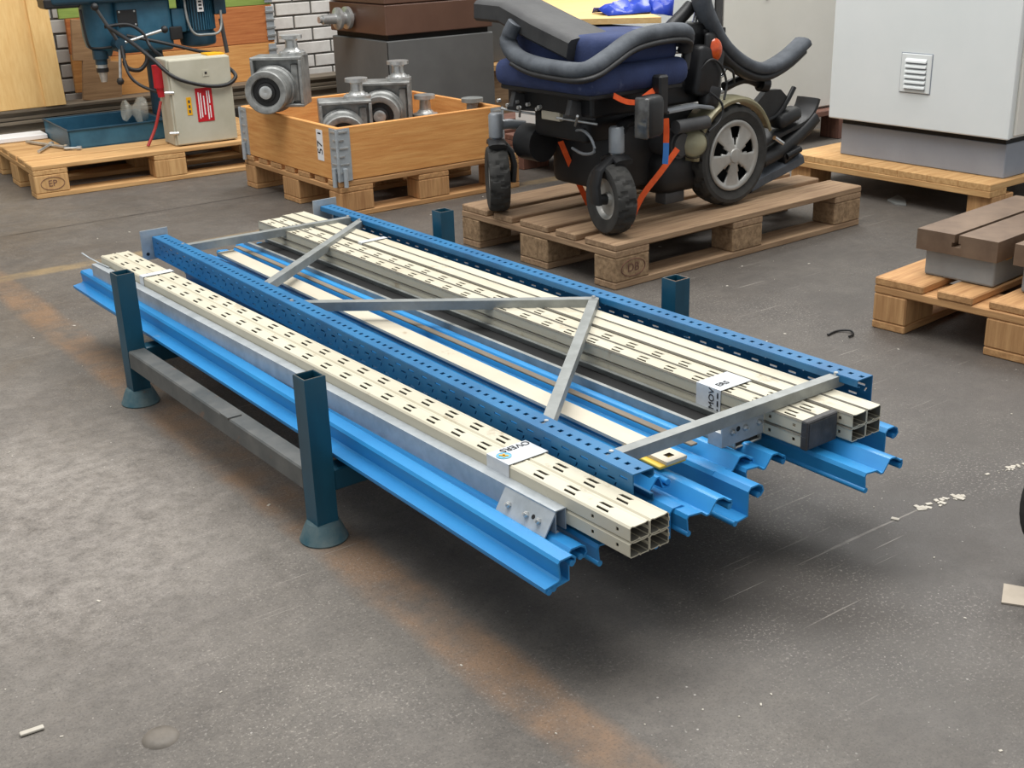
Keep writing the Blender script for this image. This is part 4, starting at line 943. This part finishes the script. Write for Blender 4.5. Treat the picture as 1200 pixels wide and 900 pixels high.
# brown and grey cabinet behind the crate
BC = T('machine_cabinet', 'brown steel cabinet on a dark grey base behind the crate', 'cabinet', 'hall', (3.15, 5.37, 0))
u0, v0, w_, d_ = 3.15, 5.37, .635, .56
g = G(); g.box(u0, u0+w_, v0, v0+d_, 0, .525, .004); BC.part('base', g, GREYCAB)
g = G(); g.box(u0-.001, u0+.002, v0-.001, v0+.002, .01, .52); BC.part('corner_seam', g, DARK)
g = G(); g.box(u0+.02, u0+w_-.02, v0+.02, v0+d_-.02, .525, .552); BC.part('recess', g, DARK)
g = G(); g.box(u0-.005, u0+w_-.006, v0-.005, v0+d_, .552, .695, .004); BC.part('drawer', g, BROWNCAB)
g = G(); g.box(u0-.005, u0+w_-.006, v0-.005, v0+d_, .699, 1.15, .004); BC.part('upper_body', g, BROWNCAB)
g = G(); g.lathe([(.001, .0), (.030, 0), (.030, .02), (.055, .022), (.055, .04), (.030, .045), (.028, .07), (.054, .074), (.054, .09), (.026, .10), (.024, .17), (.016, .175), (.016, .19), (.001, .19)], (u0, v0+.33, .625), (-1, 0, 0), 28)
BC.part('flange_fitting', g, STEEL, smooth=30, label='bright steel flanged shaft')
# grey locker to its right behind the wheelchair
g = G(); g.box(4.02, 4.5, 5.9, 6.3, .30, 1.3, .004); LK = single('grey_locker', g, GREYCAB, 'grey steel locker seen between the brown cabinet and the wheelchair', 'locker', 'hall', (4.02, 5.9, .3))
g = G(); g.box(3.95, 4.6, 5.85, 6.3, 0, .26, .004); single('pallet_stack', g, WOODS['oldx'], 'old timber stack under the grey locker', 'timber', 'hall', (3.95, 5.85, 0))
g = G(); g.box(3.93, 4.62, 5.80, 6.32, .262, .298, .004); single('timber_plank', g, WOODS['newx'], 'pale plank between the grey locker and the old timber', 'plank', 'hall', (3.95, 5.85, .262))

# ivory cabinet behind the wheelchair
IC = T('ivory_cabinet', 'ivory steel double cabinet behind the wheelchair on a reddish pallet', 'cabinet', 'hall', (4.12, 4.06, .15))
g = G(); g.box(4.12, 4.955, 4.075, 4.56, .152, 1.6, .004); IC.part('body', g, CABI)
g = G(); g.box(4.128, 4.94, 4.06, 4.075, .16, 1.6, .003); dr = IC.part('door', g, CABI)
g = G(); g.lathe([(.0001, .006), (.011, .006), (.013, 0)], (4.40, 4.06, .70), (0, -1, 0), 14); IC.part('lock', g, VINYL, dr)
g = G(); g.box(4.10, 4.12, 4.06, 4.56, .152, 1.6, .002); IC.part('edge_profile', g, VINYL)
g = G(); g.box(4.955, 4.972, 4.07, 4.56, .152, 1.6, .002); IC.part('edge_profile', g, VINYL)
g = G(); g.box(3.32, 4.095, 4.085, 4.56, .152, 1.6, .004); single('white_cabinet', g, CABW, 'white steel cabinet directly left of the ivory cabinet, behind the wheelchair', 'cabinet', 'hall', (3.32, 4.085, .152))
IP = T('pallet', 'reddish brown pallet under the ivory cabinet', 'pallet', 'hall', (3.5, 4.0, 0), 'wooden pallets')
for v in (4.0, 4.24, 4.46, 4.7, 4.95):
    g = G(); g.box(3.30, 5.04, v, v+.16, .124, .15, .003); IP.part('top_board', g, WOODS['redx'])
for u in (3.30, 4.10, 4.89):
    g = G(); g.box(u, u+.15, 4.0, 5.11, .10, .124, .002); IP.part('stringer_board', g, WOODS['redy'])
    for v in (4.0, 4.48, 4.96): g = G(); g.box(u, u+.15, v, v+.12, .0, .10, .003); IP.part('block', g, WOODS['redz'])

# big pale cabinet on the right
TC = T('control_cabinet', 'tall pale grey switch cabinet with a louvred vent on a grey plinth, right', 'cabinet', 'chair', (1.62, -.30, .138))
g = G(); g.box(1.66, 2.30, -.275, .455, .138, .262, .003); TC.part('plinth', g, PLINTH)
g = G(); g.box(1.638, 2.36, -.292, .482, .285, 2.0, .004); TC.part('body', g, CABW)
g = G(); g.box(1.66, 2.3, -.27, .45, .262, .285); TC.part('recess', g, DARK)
g = G(); g.box(1.618, 1.638, -.300, .492, .285, 2.0, .005, 2); dr = TC.part('door', g, CABW)
g = G(); g.box(1.66, 2.36, -.303, -.292, .295, 2.0, .003); TC.part('side_panel', g, CABI)
y0, y1, z0, z1 = .035, .165, .418, .56
g = G(); g.box(1.612, 1.618, y0, y1, z0, z1, .002); vt = TC.part('vent_frame', g, CABW, dr)
g = G(); g.box(1.6105, 1.6125, y0+.018, y1-.022, z0+.012, z1-.02); TC.part('vent_opening', g, PLINTH, dr)
for k in range(6):
    z = z0+.016+k*.019; g = G(); g.prism([(1.6125, z+.015), (1.603, z+.006), (1.602, z), (1.6125, z+.003)], y0+.018, y1-.022, 'xzy'); TC.part('louvre', g, CABW, dr)
g = G()
for a, b in ((y0-.003, y1+.003),):
    g.box(1.6165, 1.6185, a, b, z1, z1+.003); g.box(1.6165, 1.6185, a, b, z0-.003, z0); g.box(1.6165, 1.6185, a, y0, z0, z1); g.box(1.6165, 1.6185, y1, b, z0, z1)
TC.part('vent_gasket', g, PLINTH, dr)

# ================================================================== SLOTTED IRON BLOCKS
def iron_block(v0, v1, u0, u1, lb_):
    th = T('clamping_block', lb_, 'machine block', 'right', (u0, v0, .1455), 'slotted iron blocks'); z = .1455
    g = G(); g.box(u0+.02, u1-.02, v0+.012, v1-.018, z, z+.072, .006, 2); th.part('base', g, IRONG)
    m = (v0+v1)/2; s_ = .006; w = .013; zt = z+.128; zb = z+.0725
    pr = [(v0, zb), (v1, zb), (v1, zt), (m+s_, zt), (m+s_, zt-.022), (m+w, zt-.022), (m+w, zt-.034), (m-w, zt-.034), (m-w, zt-.022), (m-s_, zt-.022), (m-s_, zt), (v0, zt)]
    g = G(); g.prism(pr, u0, u1); th.part('slotted_top', g, OILY)
    if 'yellow' in lb_:
        g = G(); g.box(u0+.07, u0+.10, v0+.008, v0+.012, z+.066, z+.073); th.part('yellow_tag', g, YELL)
iron_block(.505, .735, .085, .62, 'brown iron block with a T-slot on a grey base, yellow tag below its edge')
iron_block(.235, .468, .10, .64, 'brown slotted iron block cut off by the right edge')

# ================================================================== SMALL THINGS ON THE FLOOR
def flo(nm, g, m, lb_, cat, p, smooth=None, grp=None): 
    o = bpy.data.objects.new(nm, g.mesh(nm, m, smooth, p)); COL.objects.link(o); o.location = p; setp(o, lb_, cat, grp); return o
g = G(); g.sweep([(.86, 3.145, .004), (.895, 3.175, .004), (.925, 3.17, .006), (.928, 3.14, .005), (.912, 3.125, .004)], .006, .006, 6, smooth=4); flo('wire_hook', g, BLACK, 'bent black wire hook on the floor near the right pallet', 'wire', (.9, 3.148, 0), 60)
g = G(); g.prism([(1.50, 4.65), (1.535, 4.63), (1.56, 4.72), (1.555, 4.80), (1.52, 4.76), (1.49, 4.72)], 0.0005, .006, 'xyz'); flo('metal_scrap', g, GALVD, 'curved grey metal scrap on the floor beyond the wheelchair pallet', 'scrap', (1.525, 4.72, 0))
g = G(); g.prism([(.803, 1.768), (.845, 1.752), (.868, 1.81), (.830, 1.828)], .0005, .003, 'xyz'); flo('cardboard_piece', g, CARD, 'small beige card on the floor at the right edge', 'cardboard', (.823, 1.774, 0))
g = G(); g.lathe([(.0001, .006), (.014, .0065), (.024, .004), (.027, .0)], (-.524, 1.479, 0), (0, 0, 1), 24); flo('floor_plug', g, mat('worn_brass_plug', srgb(120, 112, 102), srgb(92, 86, 78), .6, scale=30), 'round flat metal plug in the floor at the bottom left', 'plug', (-.524, 1.479, 0), 60)
g = G(); g.boxc((-.718, 1.502, .003), (.034, .010, .004), (0, 0, .55), .0015); flo('wood_splinter', g, DUSTY, 'pale splinter on the floor in the bottom left corner', 'splinter', (-.718, 1.502, 0))
g = G(); g.lathe([(.03, -.03), (.10, -.045), (.125, -.035), (.13, 0), (.125, .035), (.10, .045), (.03, .03), (.03, -.03)], (.990, 1.885, .131), (.35, -.94, 0), 40); flo('spare_tyre', g, RUBBER, 'black rubber tyre cut off by the right edge', 'tyre', (.990, 1.885, 0), 40)
# crumbs
rr = random.Random(5); g = G()
for k in range(260):
    u, v = rr.uniform(-.4, 3.2), rr.uniform(.4, 4.6); p = wpt('hall', (u, v, .0006)); s_ = rr.choice((.0015, .002, .002, .003, .004))*rr.uniform(.7, 1.3)
    a = rr.uniform(0, PI); g.boxc(p, (s_*rr.uniform(1, 2.2), s_, .0015), (0, 0, a))
flo('floor_crumbs', g, DUSTY, 'scattered pale crumbs and chips across the floor', 'debris', (0, 3, 0)); bpy.data.objects['floor_crumbs']['kind'] = 'stuff'
for lb_, (x, y, s_) in (('white paint smear on the floor right of the rack', (.834, 2.145, .05)), ('pale plaster crumb heap near the right edge', (1.02, 2.285, .03))):
    g = G()
    for k in range(26):
        d = (rr.gauss(0, 1)); p = (x+d*s_*.9+rr.gauss(0, s_*.12), y+d*s_*.5+rr.gauss(0, s_*.12), .0006); q = s_*rr.uniform(.05, .22); g.boxc(p, (q*1.6, q, .0008+.0001*k), (0, 0, rr.uniform(0, 3)))
    flo('paint_spill', g, DUSTY, lb_, 'spill', (x, y, 0), None, 'pale spills')
